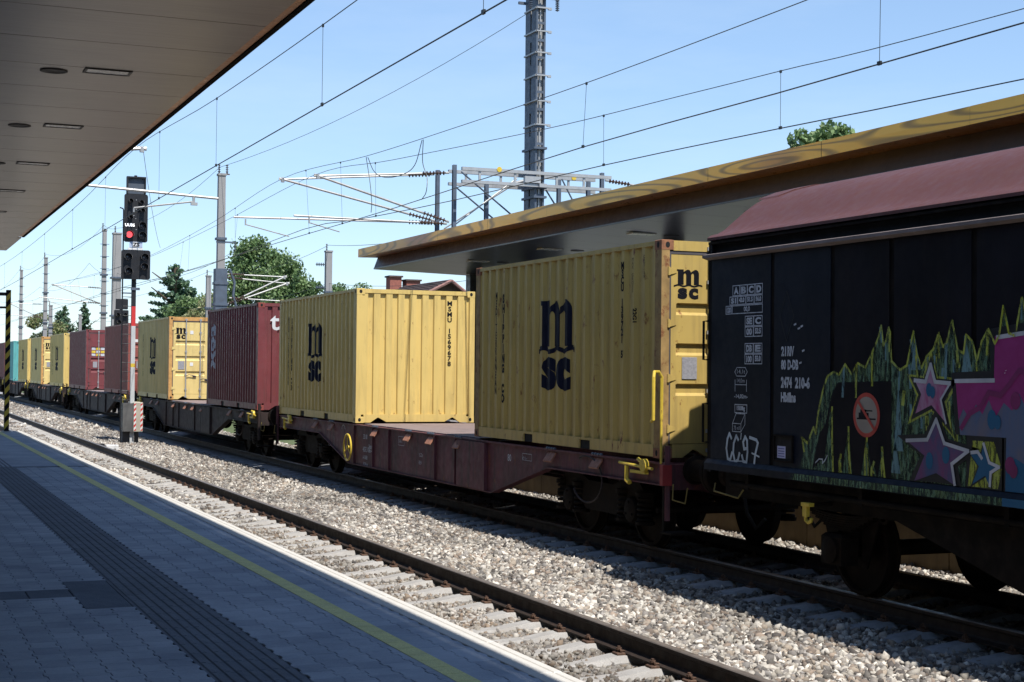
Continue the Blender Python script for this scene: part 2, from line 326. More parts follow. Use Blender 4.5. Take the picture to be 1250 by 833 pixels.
# ------------------------------------------------------------------ text and logo outlines
TXT = {}
def text_geo(body, size=1., off=0., align='LEFT', spacing=1.):
    key = (body, size, off, align, spacing)
    if key in TXT: return TXT[key]
    cu = bpy.data.curves.new('text', 'FONT'); cu.body = body; cu.size = size; cu.offset = off; cu.align_x = align; cu.space_character = spacing
    cu.resolution_u = 3
    o = bpy.data.objects.new('text', cu); COL.objects.link(o)
    bpy.context.view_layer.update()
    me = bpy.data.meshes.new_from_object(o)
    v = [tuple(p.co) for p in me.vertices]; f = [tuple(p.vertices) for p in me.polygons]
    bpy.data.objects.remove(o); bpy.data.meshes.remove(me); bpy.data.curves.remove(cu)
    TXT[key] = (v, f); return v, f
def geo_fit(g, w_, h_):
    v, f = g; xs = [p[0] for p in v]; ys = [p[1] for p in v]
    if not xs: return g
    x0, x1, y0, y1 = min(xs), max(xs), min(ys), max(ys)
    return [((p[0]-x0)/(x1-x0)*w_, (p[1]-y0)/(y1-y0)*h_, 0) for p in v], f
def logo_geo(w_, h_):
    """heavy lower-case m with a wave line, over bold sc; unit box w_ x h_ split 58 / 42"""
    V, F = [], []
    def poly(pts):
        n = len(V); V.extend([(x, y, 0) for x, y in pts]); F.append(tuple(range(n, n+len(pts))))
    def arc(cx, cy, rx, ry, a0, a1, n=8): return [(cx+rx*math.cos(R(a0+(a1-a0)*i/n)), cy+ry*math.sin(R(a0+(a1-a0)*i/n))) for i in range(n+1)]
    b, t = .50, 1.0       # m occupies y .50..1
    # left stem with slab serif
    poly([(.08, b), (.31, b), (.31, t), (.04, t), (.04, t-.05), (.08, t-.05)])
    # two arched legs
    for x0, x1 in ((.31, .61), (.61, .92)):
        k = .20
        out = [(x1, b)]+arc(x1-.13, t-.15, .13, .15, 0, 110)+[(x0, t-.08)]+[(x0, t-.16)]
        inn = arc(x1-k-.05, t-.20, .05, .08, 90, 0)+[(x1-k, b)]
        poly(out+inn)
    # wave line beneath
    top = [(-.06, b-.015), (.0, b-.035)]; 
    W = [(-.08+1.14*i/24) for i in range(25)]
    wav = lambda x: b-.035+.022*math.cos((x-.1)*2*math.pi/.42)
    n = len(V)
    for x in W: V.append((x, wav(x)+.026, 0)); V.append((x, wav(x)-.026, 0))
    for i in range(24): F.append((n+2*i, n+2*i+1, n+2*i+3, n+2*i+2))
    for ch, x0 in (('s', .08), ('c', .52)):
        g = text_geo(ch, 1, .055); g = geo_fit(g, .38, .37); n = len(V)
        V.extend([(p[0]+x0, p[1]+.02, 0) for p in g[0]]); F.extend([tuple(i+n for i in q) for q in g[1]])
    return [(p[0]*w_, p[1]*h_, 0) for p in V], F
def face_left(g, s0, z0, X):     # print read from the -X side: text runs towards -Y
    return [(X, s0-p[0], z0+p[1]) for p in g[0]], g[1]
def face_end(g, x0, z0, Y):      # print read from the -Y side: text runs towards +X
    return [(x0+p[0], Y, z0+p[1]) for p in g[0]], g[1]
def rot90(g):                    # turn so the text reads downwards
    v, f = g; return [(p[1], -p[0], 0) for p in v], f
def stack(body, size, step, off=0.):
    V, F = [], []
    for i, ch in enumerate(body):
        if ch == ' ': continue
        v, f = text_geo(ch, size, off, 'CENTER'); n = len(V); V += [(p[0], p[1]-i*step, 0) for p in v]; F += [tuple(k+n for k in q) for q in f]
    return V, F
def merge(*gs):
    V, F = [], []
    for v, f in gs: n = len(V); V += list(v); F += [tuple(k+n for k in q) for q in f]
    return V, F
def frame_geo(x0, y0, x1, y1, t=.006):
    v = [(x0, y0, 0), (x1, y0, 0), (x1, y1, 0), (x0, y1, 0), (x0+t, y0+t, 0), (x1-t, y0+t, 0), (x1-t, y1-t, 0), (x0+t, y1-t, 0)]
    return v, [(0, 1, 5, 4), (1, 2, 6, 5), (2, 3, 7, 6), (3, 0, 4, 7)]
def line_geo(pts, t=.01, closed=False):
    V, F = [], []; n = len(pts)
    for i in range(n if closed else n-1):
        a = Vector(pts[i]); b = Vector(pts[(i+1) % n]); d = (b-a).normalized(); q = Vector((-d.y, d.x))*t/2; a = a-d*t*.35; b = b+d*t*.35; k = len(V)
        V += [(*(a+q), .0004*i), (*(a-q), .0004*i), (*(b-q), .0004*i), (*(b+q), .0004*i)]; F.append((k, k+1, k+2, k+3))
    return V, F
def shift(g, dx, dy): return [(p[0]+dx, p[1]+dy, *p[2:]) for p in g[0]], g[1]

# ------------------------------------------------------------------ ground, ballast beds
NC, TC_ = 5.165, 9.85            # centre lines of the near and of the train's track
mb = MB(); S = 1600
mb.add([(-S, -S, -.75), (S, -S, -.75), (S, S, -.75), (-S, S, -.75)], [(0, 1, 2, 3)])
tag(mb.build('ground', GRND), kind='structure')
mb = MB()
prof = [(1.2, -.80), (3.0, -.27), (6.35, -.235), (6.9, -.30), (8.1, -.31), (8.6, -.245), (11.12, -.245), (11.26, -.16), (11.9, -.16), (12.9, -.80)]
ys = [-15, 10, 30, 60, 120, 400]
V = [(x, y, z) for y in ys for x, z in prof]; n = len(prof)
mb.add(V, [(j*n+i, j*n+i+1, (j+1)*n+i+1, (j+1)*n+i) for j in range(len(ys)-1) for i in range(n-1)])
tag(mb.build('ballast_bed', BED), kind='structure')
def bedz(x): return np.interp(x, [p[0] for p in prof], [p[1] for p in prof])
mb = MB(); mb.box(20.9, 30, -40, 300, -.9, -.30); tag(mb.build('far_ballast_bed', BED), kind='structure')
# loose stones (nobody could count them)
ph = (1+5**.5)/2
ICO = np.array([(-1, ph, 0), (1, ph, 0), (-1, -ph, 0), (1, -ph, 0), (0, -1, ph), (0, 1, ph), (0, -1, -ph), (0, 1, -ph), (ph, 0, -1), (ph, 0, 1), (-ph, 0, -1), (-ph, 0, 1)])/1.9
ICF = np.array([(0, 11, 5), (0, 5, 1), (0, 1, 7), (0, 7, 10), (0, 10, 11), (1, 5, 9), (5, 11, 4), (11, 10, 2), (10, 7, 6), (7, 1, 8), (3, 9, 4), (3, 4, 2), (3, 2, 6), (3, 6, 8), (3, 8, 9), (4, 9, 5), (2, 4, 11), (6, 2, 10), (8, 6, 7), (9, 8, 1)])
CUB = np.array([(x, y, z) for z in (-1, 1) for y in (-1, 1) for x in (-1, 1)])*.62
CUF = np.array([(0, 2, 1), (1, 2, 3), (4, 5, 6), (5, 7, 6), (0, 1, 4), (1, 5, 4), (2, 6, 3), (3, 6, 7), (0, 4, 2), (2, 4, 6), (1, 3, 5), (3, 7, 5)])
def stones(name, zones, base, faces, label, pal):
    P = []; SZ = []; TI = []
    pal = np.array(pal)
    for x0, x1, y0, y1, dens, size, dz in zones:
        k = int((x1-x0)*(y1-y0)*dens); x = rng.uniform(x0, x1, k); y = rng.uniform(y0, y1, k)
        z = bedz(x)+rng.normal(0, .007, k)+dz+.008*np.sin(x*5+y*1.7)+.008*np.sin(y*3.1-x*2)
        P.append(np.stack([x, y, z], 1)); SZ.append(size*np.clip(rng.lognormal(0, .28, k), .45, 1.7))
    P = np.concatenate(P); SZ = np.concatenate(SZ); k = len(P)
    q = rng.normal(size=(k, 4)); q /= np.linalg.norm(q, axis=1)[:, None]; a, b, c, d = q.T
    M_ = np.stack([1-2*(c*c+d*d), 2*(b*c-a*d), 2*(b*d+a*c), 2*(b*c+a*d), 1-2*(b*b+d*d), 2*(c*d-a*b), 2*(b*d-a*c), 2*(c*d+a*b), 1-2*(b*b+c*c)], 1).reshape(k, 3, 3)
    nb = len(base); sh = base[None]*(1+rng.uniform(-.40, .40, (k, nb, 1)))*(1+rng.uniform(-.15, .15, (k, nb, 3)))*rng.uniform(.52, 1.2, (k, 1, 3))
    W = np.einsum('kij,knj->kni', M_, sh)*(SZ[:, None, None]*.5)+P[:, None]
    F = (faces[None]+np.arange(k)[:, None, None]*nb).reshape(-1, 3)
    me = bpy.data.meshes.new(name); me.vertices.add(k*nb); me.vertices.foreach_set('co', W.astype(np.float32).ravel())
    nf = len(F); me.loops.add(nf*3); me.loops.foreach_set('vertex_index', F.astype(np.int32).ravel())
    me.polygons.add(nf); me.polygons.foreach_set('loop_start', np.arange(0, nf*3, 3, dtype=np.int32))
    me.update(calc_edges=True)
    ci = pal[rng.integers(0, len(pal), k)]*rng.uniform(.75, 1.2, (k, 1))
    patch = .5+.5*np.sin(P[:, 0]*1.3+.9*np.sin(P[:, 1]*.7))*np.sin(P[:, 1]*.9+1)
    p2 = .5+.5*np.sin(P[:, 1]*.43+1.7*np.sin(P[:, 0]*.8+P[:, 1]*.21)); ci = ci*(.56+.34*patch+.20*p2)[:, None]*np.array([1.03, 1.03, 1.02])
    at = me.attributes.new('tint', 'FLOAT_COLOR', 'POINT'); C4 = np.ones((k, nb, 4), np.float32); C4[:, :, :3] = np.clip(ci, 0, .85)[:, None]
    at.data.foreach_set('color', C4.ravel()); me.materials.append(STONE)
    o = bpy.data.objects.new(name, me); COL.objects.link(o); return tag(o, label, 'gravel', kind='stuff')
PAL = [(.34, .31, .27), (.42, .39, .35), (.27, .245, .22), (.19, .175, .165), (.30, .255, .21), (.50, .47, .43), (.13, .12, .11), (.27, .215, .175), (.37, .345, .31), (.24, .225, .215), (.09, .08, .075), (.16, .13, .11), (.58, .55, .50)]
PALD = [tuple(v*.82 for v in c) for c in PAL[:6]]+[(.22, .17, .13), (.15, .12, .10), (.36, .33, .30)]
stones('ballast_gravel', [(5.97, 8.62, 7.2, 30, 640, .062, .006)], ICO, ICF,
       'pale grey and beige crushed ballast stones between the two tracks', PAL)
stones('ballast_gravel', [(4.0, 5.9, 7.5, 24, 600, .046, .003)], ICO, ICF, 'darker brown-grey ballast stones packed between the sleepers of the near track', PALD)
stones('ballast_gravel', [(6.0, 8.62, 60, 115, 70, .13, .01), (3.2, 5.9, 62, 110, 50, .12, .0), (8.62, 11.75, 9, 34, 330, .055, .0), (6.0, 8.62, 30, 60, 300, .072, .006), (3.3, 5.9, 24, 62, 260, .068, -.004), (11.0, 11.75, 34, 60, 300, .07, .01)], CUB, CUF,
       'crushed ballast stones under the train and farther down the line', PAL)

# ------------------------------------------------------------------ tracks
RAILP = [(-.075, -.172), (.075, -.172), (.075, -.160), (.020, -.142), (.0085, -.125), (.0085, -.052), (.0355, -.036), (.0365, -.010), (.030, -.002), (-.030, -.002), (-.0365, -.010), (-.0355, -.036), (-.0085, -.052), (-.0085, -.125), (-.020, -.142), (-.075, -.160)]
def rail(cx, y0, y1, parent):
    mb = MB(); n = len(RAILP); V = [(cx+x, y, z) for y in (y0, y1) for x, z in RAILP]
    for i in range(n):
        mb.add([V[i], V[(i+1) % n], V[n+(i+1) % n], V[n+i]], [(0, 1, 2, 3)], 1 if i in (7, 8, 9) else 0)
    mb.add(V, [tuple(range(n)), tuple(range(2*n-1, n-1, -1))])
    return fix_normals(mb.build('rail', [RAILS, RAILT], parent))
def sleeper_mb(w0=.125, w1=.075):
    mb = MB(); xs = [-1.30, -1.10, -.92, -.58, -.30, 0, .30, .58, .92, 1.10, 1.30]; zs = [-.215, -.195, -.176, -.176, -.218, -.232, -.218, -.176, -.176, -.195, -.215]
    V = []
    for x, z in zip(xs, zs): V += [(x, -w0, -.40), (x, -w0, z-.05), (x, -w1, z), (x, w1, z), (x, w0, z-.05), (x, w0, -.40)]
    n = len(xs); F = [(i*6+k, i*6+k+1, (i+1)*6+k+1, (i+1)*6+k) for i in range(n-1) for k in range(5)]+[(0, 1, 2, 3, 4, 5), tuple((n-1)*6+k for k in (5, 4, 3, 2, 1, 0))]
    return mb.add(V, F)
def clip_mb(side, e):
    mb = MB()
    for e in (e,):
        x = side*.7535+e*.115
        mb.bbox(x-.038, x+.038, -.05, .05, -.178, -.155, .006)
        mb.ring((x, -.022, -.140), (1, 0, .2), .018, .0075, 10, 5); mb.ring((x, .022, -.140), (1, 0, -.2), .018, .0075, 10, 5)
        mb.tube((x, 0, -.165), (x, 0, -.105), .014, 6); mb.tube((x, 0, -.135), (x, 0, -.118), .026, 6)
        mb.tube((x, -.03, -.145), (side*.7535+e*.06, 0, -.150), .008, 5); mb.tube((x, .03, -.145), (side*.7535+e*.06, 0, -.150), .008, 5)
    return mb
def track(cx, label, phase, smat, nclip):
    t = thing('railway_track', label, 'railway track', (cx, 0, 0))
    rail(cx-.754, -15, 300, t); rail(cx+.754, -15, 300, t)
    s0 = sleeper_mb().build('sleeper', smat); cl = [clip_mb(s, e).build('rail_clip', CLIP) for s in (-1, 1) for e in (-1, 1)]
    for k in range(92):
        s = s0 if k == 0 else s0.copy()
        if k: COL.objects.link(s)
        s.parent = t; s.location = (0, 6.0+phase+.6*k, 0); s.rotation_euler = (0, 0, rnd.uniform(-.004, .004))
        if k < nclip:
            for c0 in cl:
                c = c0 if k == 0 else c0.copy()
                if k: COL.objects.link(c)
                c.parent = s
    far = MB(); b = sleeper_mb()
    for k in range(92, 300): far.add([(x+cx, y+6.0+phase+.6*k, z) for x, y, z in b.v], b.f)
    tag(far.build('sleeper', smat, t), kind='stuff')
    return t
track(NC, 'empty near railway track on pale concrete sleepers beside the platform', .18, SLEEP, 44)
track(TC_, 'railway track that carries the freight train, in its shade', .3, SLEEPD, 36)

# ------------------------------------------------------------------ near platform
PE = 3.50; PEND = 39.9
mb = MB(); mb.box(-7, PE-.02, -12, PEND, -.8, .535)
plat = tag(mb.build('platform', mat('platform_bedding', (.13, .135, .15), rough=.95)), kind='structure')
LP_, PW = .20, .1609             # block length along the track, row pitch
def paver_outline():
    a = .0085; g = .0011; L2 = LP_/2-g
    xs = [-L2, -L2*.62, -L2*.38, L2*.38, L2*.62, L2]
    top = [a, a, -a, -a, a, a]
    h = PW/2-g
    up_ = [(x, h+t) for x, t in zip(xs, top)]
    dn = [(x, -h-t) for x, t in zip(xs, top)]
    return up_, dn
UPO, DNO = paver_outline()
poly = DNO+UPO[::-1]            # (along s, across)
def paver_geo():
    n = len(poly); b = .0035
    V = [(c, s, 0) for s, c in poly]+[(c, s, .0185) for s, c in poly]+[(c*(1-b/.08), s*(1-b/.1), .0215) for s, c in poly]
    F = [(k*n+i, k*n+(i+1) % n, (k+1)*n+(i+1) % n, (k+1)*n+i) for k in (0, 1) for i in range(n)]
    F = [f[::-1] for f in F]
    return V, F+[tuple(range(3*n-1, 2*n-1, -1))]
PV, PF = paver_geo()
def in_tactile(x, y): return (1.686 < x < 2.17) or (1.364 < x < 1.70 and 10.68 < y < 12.12) or (x < 1.364 and 11.28 < y < 11.72)
cells = []; halves = []
rows = int((3.295+1.6)/PW)
for r_ in range(rows):
    x = 3.295-PW*(r_+.5)
    for k in range(int((26-6.8)/LP_)):
        y = 6.8+LP_*k+(LP_/2 if r_ % 2 else 0)
        if in_tactile(x, y):
            if x < 1.686 and r_ % 2:      # half blocks next to the cross slabs
                for ye, sg in (((10.7, -1), (12.1, 1)) if x > 1.364 else ((11.3, -1), (11.7, 1))):
                    if abs(y-ye) < .02: halves.append((x, ye, sg))
            continue
        cells.append((x, y))
def vis(c):                      # distance from the eye; only blocks that are in the frame count as near
    x, y = c; return math.hypot(x, y) + (100 if (x < y*.078-.02 or y < 7.5) else 0)
cells.sort(key=vis)
near, rest = cells[:300], cells[300:]
me = bpy.data.meshes.new('paver'); me.from_pydata(PV, [], PF); me.materials.append(PAV)
for i, (x, y) in enumerate(near):
    o = bpy.data.objects.new('paver', me); COL.objects.link(o); o.parent = plat; o.location = (x, y, .528+rnd.uniform(-.0012, .0012)); o.rotation_euler = (rnd.uniform(-.004, .004), rnd.uniform(-.004, .004), 0)
mb = MB(); tones = []
for x, y in rest:
    dz = rnd.uniform(-.0012, .0012); mb.add([(a+x, b+y, c+.528+dz) for a, b, c in PV], PF); tones += [rnd.random()]*len(PV)
for x, ye, sg in halves:
    a, b = sorted((ye+sg*.003, ye+sg*.098)); n0 = len(mb.v); mb.bbox(x-PW/2+.002, x+PW/2-.002, a, b, .53, .5495, .003); tones += [rnd.random()]*(len(mb.v)-n0)
o = mb.build('paver', PAV, plat); at = o.data.attributes.new('tone', 'FLOAT', 'POINT'); at.data.foreach_set('value', tones); tag(o, kind='stuff')
mb = MB(); 
for xa, xb, ya, yb in ((-7, -1.62, -12, PEND), (-1.62, 3.295, 26.05, PEND), (-1.62, 3.295, -12, 6.68)): mb.box(xa, xb, ya, yb, .50, .5485)
mb.build('paving', PAV, plat)
# tactile slabs with raised ribs
def tact_long():
    mb = MB(); mb.bbox(-.239, .239, -.149, .149, 0, .018, .003)
    for i in range(7):
        x = -.198+i*.066; mb.add([(x-.021, -.146, .018), (x+.021, -.146, .018), (x+.021, .146, .018), (x-.021, .146, .018), (x-.013, -.143, .0235), (x+.013, -.143, .0235), (x+.013, .143, .0235), (x-.013, .143, .0235)],
                                 [(4, 5, 6, 7), (0, 1, 5, 4), (1, 2, 6, 5), (2, 3, 7, 6), (3, 0, 4, 7)])
    return mb
t0 = tact_long().build('tactile_slab', TACT, plat)
for k in range(112):
    o = t0 if k == 0 else t0.copy()
    if k: COL.objects.link(o); o.parent = plat
    o.location = (1.9275, 6.6+.3*k, .528)
def tact_cross(w_, d_):
    mb = MB(); mb.bbox(-w_/2+.002, w_/2-.002, -d_/2+.002, d_/2-.002, 0, .018, .003); n = max(3, int(d_/.05))
    for i in range(n):
        y = -d_/2+d_*(i+.5)/n; mb.add([(-w_/2+.004, y-.016, .018), (w_/2-.004, y-.016, .018), (w_/2-.004, y+.016, .018), (-w_/2+.004, y+.016, .018), (-w_/2+.006, y-.010, .0235), (w_/2-.006, y-.010, .0235), (w_/2-.006, y+.010, .0235), (-w_/2+.006, y+.010, .0235)],
                                 [(4, 5, 6, 7), (0, 1, 5, 4), (1, 2, 6, 5), (2, 3, 7, 6), (3, 0, 4, 7)])
    return mb
t1 = tact_cross(.318, .35).build('tactile_slab', TACT, plat)
for k in range(4):
    o = t1 if k == 0 else t1.copy()
    if k: COL.objects.link(o); o.parent = plat
    o.location = (1.525, 10.875+.35*k, .528)
t2 = tact_cross(.30, .398).build('tactile_slab', TACT, plat)
for k in range(8):
    o = t2 if k == 0 else t2.copy()
    if k: COL.objects.link(o); o.parent = plat
    o.location = (1.212-.30*k, 11.5, .528)
# pale edge slabs
for k in range(53):
    mb = MB(); y0 = -12+.9825*k+.0; z = .552+rnd.uniform(-.001, .001)
    mb.bbox(PE-.205, PE-.062, y0+.003, y0+.9795, .40, z, .004); mb.bbox(PE-.058, PE, y0+.003, y0+.9795, .40, z, .008)
    if k == 0: eo = mb.build('edge_slab', COPE, plat); base_y = y0
    else:
        e2 = eo.copy(); COL.objects.link(e2); e2.location = (0, y0-base_y, rnd.uniform(-.001, .001))
# yellow line: paint on each row of blocks
mb = MB(); y = -12
while y < PEND-.1: mb.box(2.862, 2.985, y+.003, y+.197, .5492, .5525); y += .2
tag(mb.build('safety_line', YLINE), kind='structure')
mb = MB(); mb.box(PE-.10, PE-.03, -12, PEND, -.6, .398); tag(mb.build('platform_wall', WALLF), 'concrete face below the near platform edge', 'wall')

# striped post at platform end
t = thing('striped_post', 'tall post with black and yellow diagonal stripes at the far platform end', 'post', (3.09, 39.3, .55))
def striped(mbx, x0, x1, y, z0, z1, step, slant, face='y', m0=0, m1=1):
    """diagonal stripes as geometry on one face"""
    k = int((z1-z0)/step)+3
    for i in range(-2, k):
        a = z0+i*step
        P = [(x0, a), (x1, a+slant), (x1, a+slant+step), (x0, a+step)]
        P = [(x, min(max(z, z0), z1)) for x, z in P]
        if max(p[1] for p in P)-min(p[1] for p in P) < 1e-4: continue
        Q = []
        for p in P:
            if not Q or (abs(p[0]-Q[-1][0])+abs(p[1]-Q[-1][1])) > 1e-5: Q.append(p)
        if len(Q) > 2:
            mbx.add([(p[0], y, p[1]) if face == 'y' else (y, p[0], p[1]) for p in Q], [tuple(range(len(Q)))], m0 if i % 2 else m1)
BYEL = mat('yellow_stripe_paint', (.62, .46, .05), rough=.55, var=.1)
mb = MB(); mb.box(3.03, 3.14, 39.25, 39.36, .53, 4.0); o = mb.build('pole', BLK, t)
mb = MB(); striped(mb, 3.03, 3.14, 39.247, .62, 3.97, .14, .13); striped(mb, 39.25, 39.36, 3.027, .62, 3.97, .14, .13, 'x')
mb.build('stripe', [BLK, BYEL], o)
mb = MB(); mb.box(2.55, 3.03, 39.28, 39.34, 3.86, 3.94); mb.box(2.78, 2.84, 39.28, 39.34, 3.55, 3.86); mb.box(2.84, 3.03, 39.28, 39.34, 3.55, 3.60); mb.build('bracket', SIGB, t)
mb = MB(); mb.bbox(2.50, 2.80, 39.15, 39.42, 3.50, 3.84, .02); mb.lathe((2.63, 39.15, 3.68), (0, -1, 0), [(0, .09), (.05, .09), (.05, .07)], 16); mb.build('camera_box', SIGB, t)
mb = MB(); mb.bbox(2.99, 3.18, 39.21, 39.40, .53, .58, .005); mb.build('base_plate', GALV, t)

# ------------------------------------------------------------------ far island platform
FX = 11.75
mb = MB(); mb.box(FX, 21.2, -12, 44.5, -.8, .50)
fp = tag(mb.build('island_platform', WALLF), kind='structure')
mb = MB(); mb.box(FX+.3, 21.0, -12, 44.4, .5, .548); mb.build('paving', PAV, fp)
eo = None
for k in range(57):
    mb = MB(); mb.bbox(FX-.05, FX+.297, -12+.992*k, -12+.992*k+.985, .503, .55, .006)
    if k == 0: eo = mb.build('edge_slab', COPE, fp)
    else: e2 = eo.copy(); COL.objects.link(e2); e2.location = (0, .992*k, 0)
mb = MB()
for k in range(38): mb.box(FX-.012, FX+.003, -12+1.49*k, -12+1.49*k+1.47, -.5, .46)
mb.build('wall_panel', WALLF, fp)

# ------------------------------------------------------------------ canopies
# near canopy
CE, CS = 3.60, 5.45
t = thing('platform_canopy', 'large metal canopy roof overhead above the near platform', 'canopy', (-.5, 0, 0))
yend = lambda x: 46.3
pan = 1.42; off = .2; k = 0; y = -9.8+off
SP = []
while y < 46.2:
    xa = CE-.15 if y < 41.2 else CE-.05
    y1 = y+pan
    for (xl, xr) in ((-1.5, xa), (-6.0, -1.5)):
        P = [(xl, y+.007), (xr, y+.007), (xr, y1-.007), (xl, y1-.007)]
        # clip by the slanted end: keep y <= yend(x)
        Q = []
        for i in range(4):
            a, b = P[i], P[(i+1) % 4]; fa, fb = yend(a[0])-a[1], yend(b[0])-b[1]
            if fa >= 0: Q.append(a)
            if (fa >= 0) != (fb >= 0): u = fa/(fa-fb); Q.append((a[0]+(b[0]-a[0])*u, a[1]+(b[1]-a[1])*u))
        if len(Q) > 2:
            mb = MB(); mb.prism(Q, 'z', CS, CS+.03); fix_normals(mb.build('soffit_panel', SOFF, t))
    y = y1
# seams have a dark back sheet just above; roof body
def outline(x0, x1, inset=0):
    return [(x0, -10), (x1, -10), (x1, 46.3-inset), (x0, 46.3-inset)]
mb = MB(); mb.prism(outline(-6.0, CE-.15, .02), 'z', CS+.034, CS+.26); fix_normals(mb.build('roof', ASPH, t))
mb = MB(); mb.prism([(CE-.146, -10), (CE-.062, -10), (CE-.062, 41.25), (CE-.146, 41.25)], 'z', CS+.012, CS+.05); fix_normals(mb.build('edge_lip', COPP, t))
mb = MB(); mb.prism([(CE-.06, -10), (CE, -10), (CE, 41.3), (CE-.06, 41.3)], 'z', CS, CS+.29); fix_normals(mb.build('fascia', mat('black_fascia_edge', (.008, .007, .007), rough=.8, spec=.03), t))
# row of recessed luminaires and speakers
lens_m = mat('frosted_lamp_glass', (.60, .60, .58), rough=.25, var=.1, spec=.6); frm = mat('lamp_frame', (.06, .05, .045), rough=.5)
for k in range(-3, 12):
    yy = 17.52+4.26*k
    if yy > 45: break
    fr = MB(); x0, x1 = 2.13, 2.64
    fr.box(x0, x1, yy-.14, yy-.115, CS-.012, CS-.001); fr.box(x0, x1, yy+.115, yy+.14, CS-.012, CS-.001); fr.box(x0, x0+.03, yy-.115, yy+.115, CS-.012, CS-.001); fr.box(x1-.03, x1, yy-.115, yy+.115, CS-.012, CS-.001)
    L_ = fr.build('luminaire', frm, t)
    g_ = MB(); g_.box(x0+.03, x1-.03, yy-.115, yy+.115, CS-.006, CS-.001); g_.build('diffuser', lens_m, L_)
    sp_ = MB(); sp_.lathe((1.83, yy+.2, CS-.001), (0, 0, -1), [(0, .15), (.008, .15), (.012, .13), (.008, .12), (.010, .0)], 28)
    sp_.build('loudspeaker', mat('speaker_grille', (.05, .042, .038), rough=.6), t)
for k, yy in enumerate((-3, 13, 29)):
    mb = MB(); mb.box(-2.35, -2.05, yy-.15, yy+.15, .54, CS); mb.build('column', mat('dark_column', (.05, .05, .055), rough=.4, metal=.3), t)

# far canopy over the island platform
FE = 12.0; F0, F1, F2, F3, F4 = 5.37, 5.15, 5.158, 4.835, 4.72   # top and foot of the gold face, lip, knee, middle of the soffit
YE = 39.65; KX, KL, MX = 12.38, 12.50, 16.3
t = thing('platform_canopy', 'gold-edged canopy roof over the platform behind the train', 'canopy', (16.3, 0, 0))
FR = 20.6
y = -10.0
while y < YE-.5:                       # gold sheets 3 m long, each slightly out of line
    y1 = min(y+3.1, YE); mb = MB(); dx = rnd.uniform(-.004, .004); n = 8; V = []
    for i in range(n+1):
        yy = y+.004+(y1-y-.008)*i/n; bow = .006*math.sin(math.pi*i/n)*rnd.uniform(.4, 1)
        V += [(FE+dx+bow, yy, F0), (FE+dx-bow*.6, yy, (F0+F1)/2), (FE+dx+bow*.5, yy, F1), (KL, yy, F2)]
    for i in range(n):
        for j, mi in ((0, 0), (1, 0), (2, 1)): mb.add([V[i*4+j], V[i*4+4+j], V[i*4+5+j], V[i*4+1+j]], [(0, 1, 2, 3)], mi, j < 2)
    mb.build('fascia_sheet', [GOLD, COPP], t); y = y1
mb = MB(); mb.prism([(FE+.03, F0-.004), (FE+.03, F1+.02), (KL+.02, F2+.012), (FR, F2+.012), (FR, F0-.004)], 'y', -10, YE-.01); fix_normals(mb.build('roof', ASPH, t))
mb = MB(); mb.add([(FE, YE, F0), (FE, YE, F1), (KL, YE, F2), (FR, YE, F2), (FR, YE, F0)], [(0, 1, 2, 3, 4)]); mb.build('fascia_end', COPP, t)
y = -10
while y < YE-.3:
    yb = min(y+1.42, YE-.15)
    mb = MB(); mb.add([(KL, y+.004, F2-.002), (KL, yb-.004, F2-.002), (KX, yb-.004, F3), (KX, y+.004, F3)], [(0, 1, 2, 3)]); mb.build('band_panel', BAND, t)
    for xa, za, xb, zb in ((KX+.002, F3, MX, F4), (MX+.004, F4, FR, F3)):
        mb = MB(); mb.prism([(xa, za), (xb, zb), (xb, zb+.03), (xa, za+.03)], 'y', y+.004, yb-.004); fix_normals(mb.build('soffit_panel', SOFD, t))
    y = yb
mb = MB(); mb.prism([(KL+.03, F2-.002), (KX+.05, F3+.045), (MX, F4+.045), (FR-.02, F3+.045), (FR-.02, F2-.002)], 'y', -9.98, YE-.17); fix_normals(mb.build('roof_core', ASPH, t))
for yy in (10.0, 27.7, 38.9):
    mb = MB(); mb.box(14.86, 15.19, yy-.16, yy+.16, 4.2, 4.745); mb.box(14.90, 15.15, yy-.12, yy+.12, .55, 4.2); mb.build('column', mat('dark_column_2', (.045, .042, .042), rough=.4, metal=.3), t)
for k in range(7):
    yy = 9+4.26*k; fr = MB(); fr.lathe((14.1, yy, 4.783), (0, 0, -1), [(0, .15), (.01, .15), (.01, .02)], 20); fr.build('loudspeaker', frm, t)
    fr = MB(); fr.box(13.2, 13.7, yy-.14, yy+.14, 4.775, 4.798); fr.build('luminaire', lens_m, t)
# shelter on the island platform
t = thing('glass_shelter', 'white framed glass shelter beside the dark column on the island platform', 'shelter', (15.6, 38.2, .55))
mb = MB()
for x in (15.25, 17.2):
    for y in (38.0, 39.2): mb.box(x-.04, x+.04, y-.04, y+.04, .55, 4.5)
mb.box(15.2, 17.25, 37.95, 39.25, 4.5, 4.58); mb.build('frame', WHP, t)
mb = MB(); mb.box(15.3, 17.15, 38.0, 38.02, .7, 4.4); mb.box(15.25, 15.27, 38.05, 39.15, .7, 4.4); mb.build('glass_pane', GLASS, t)
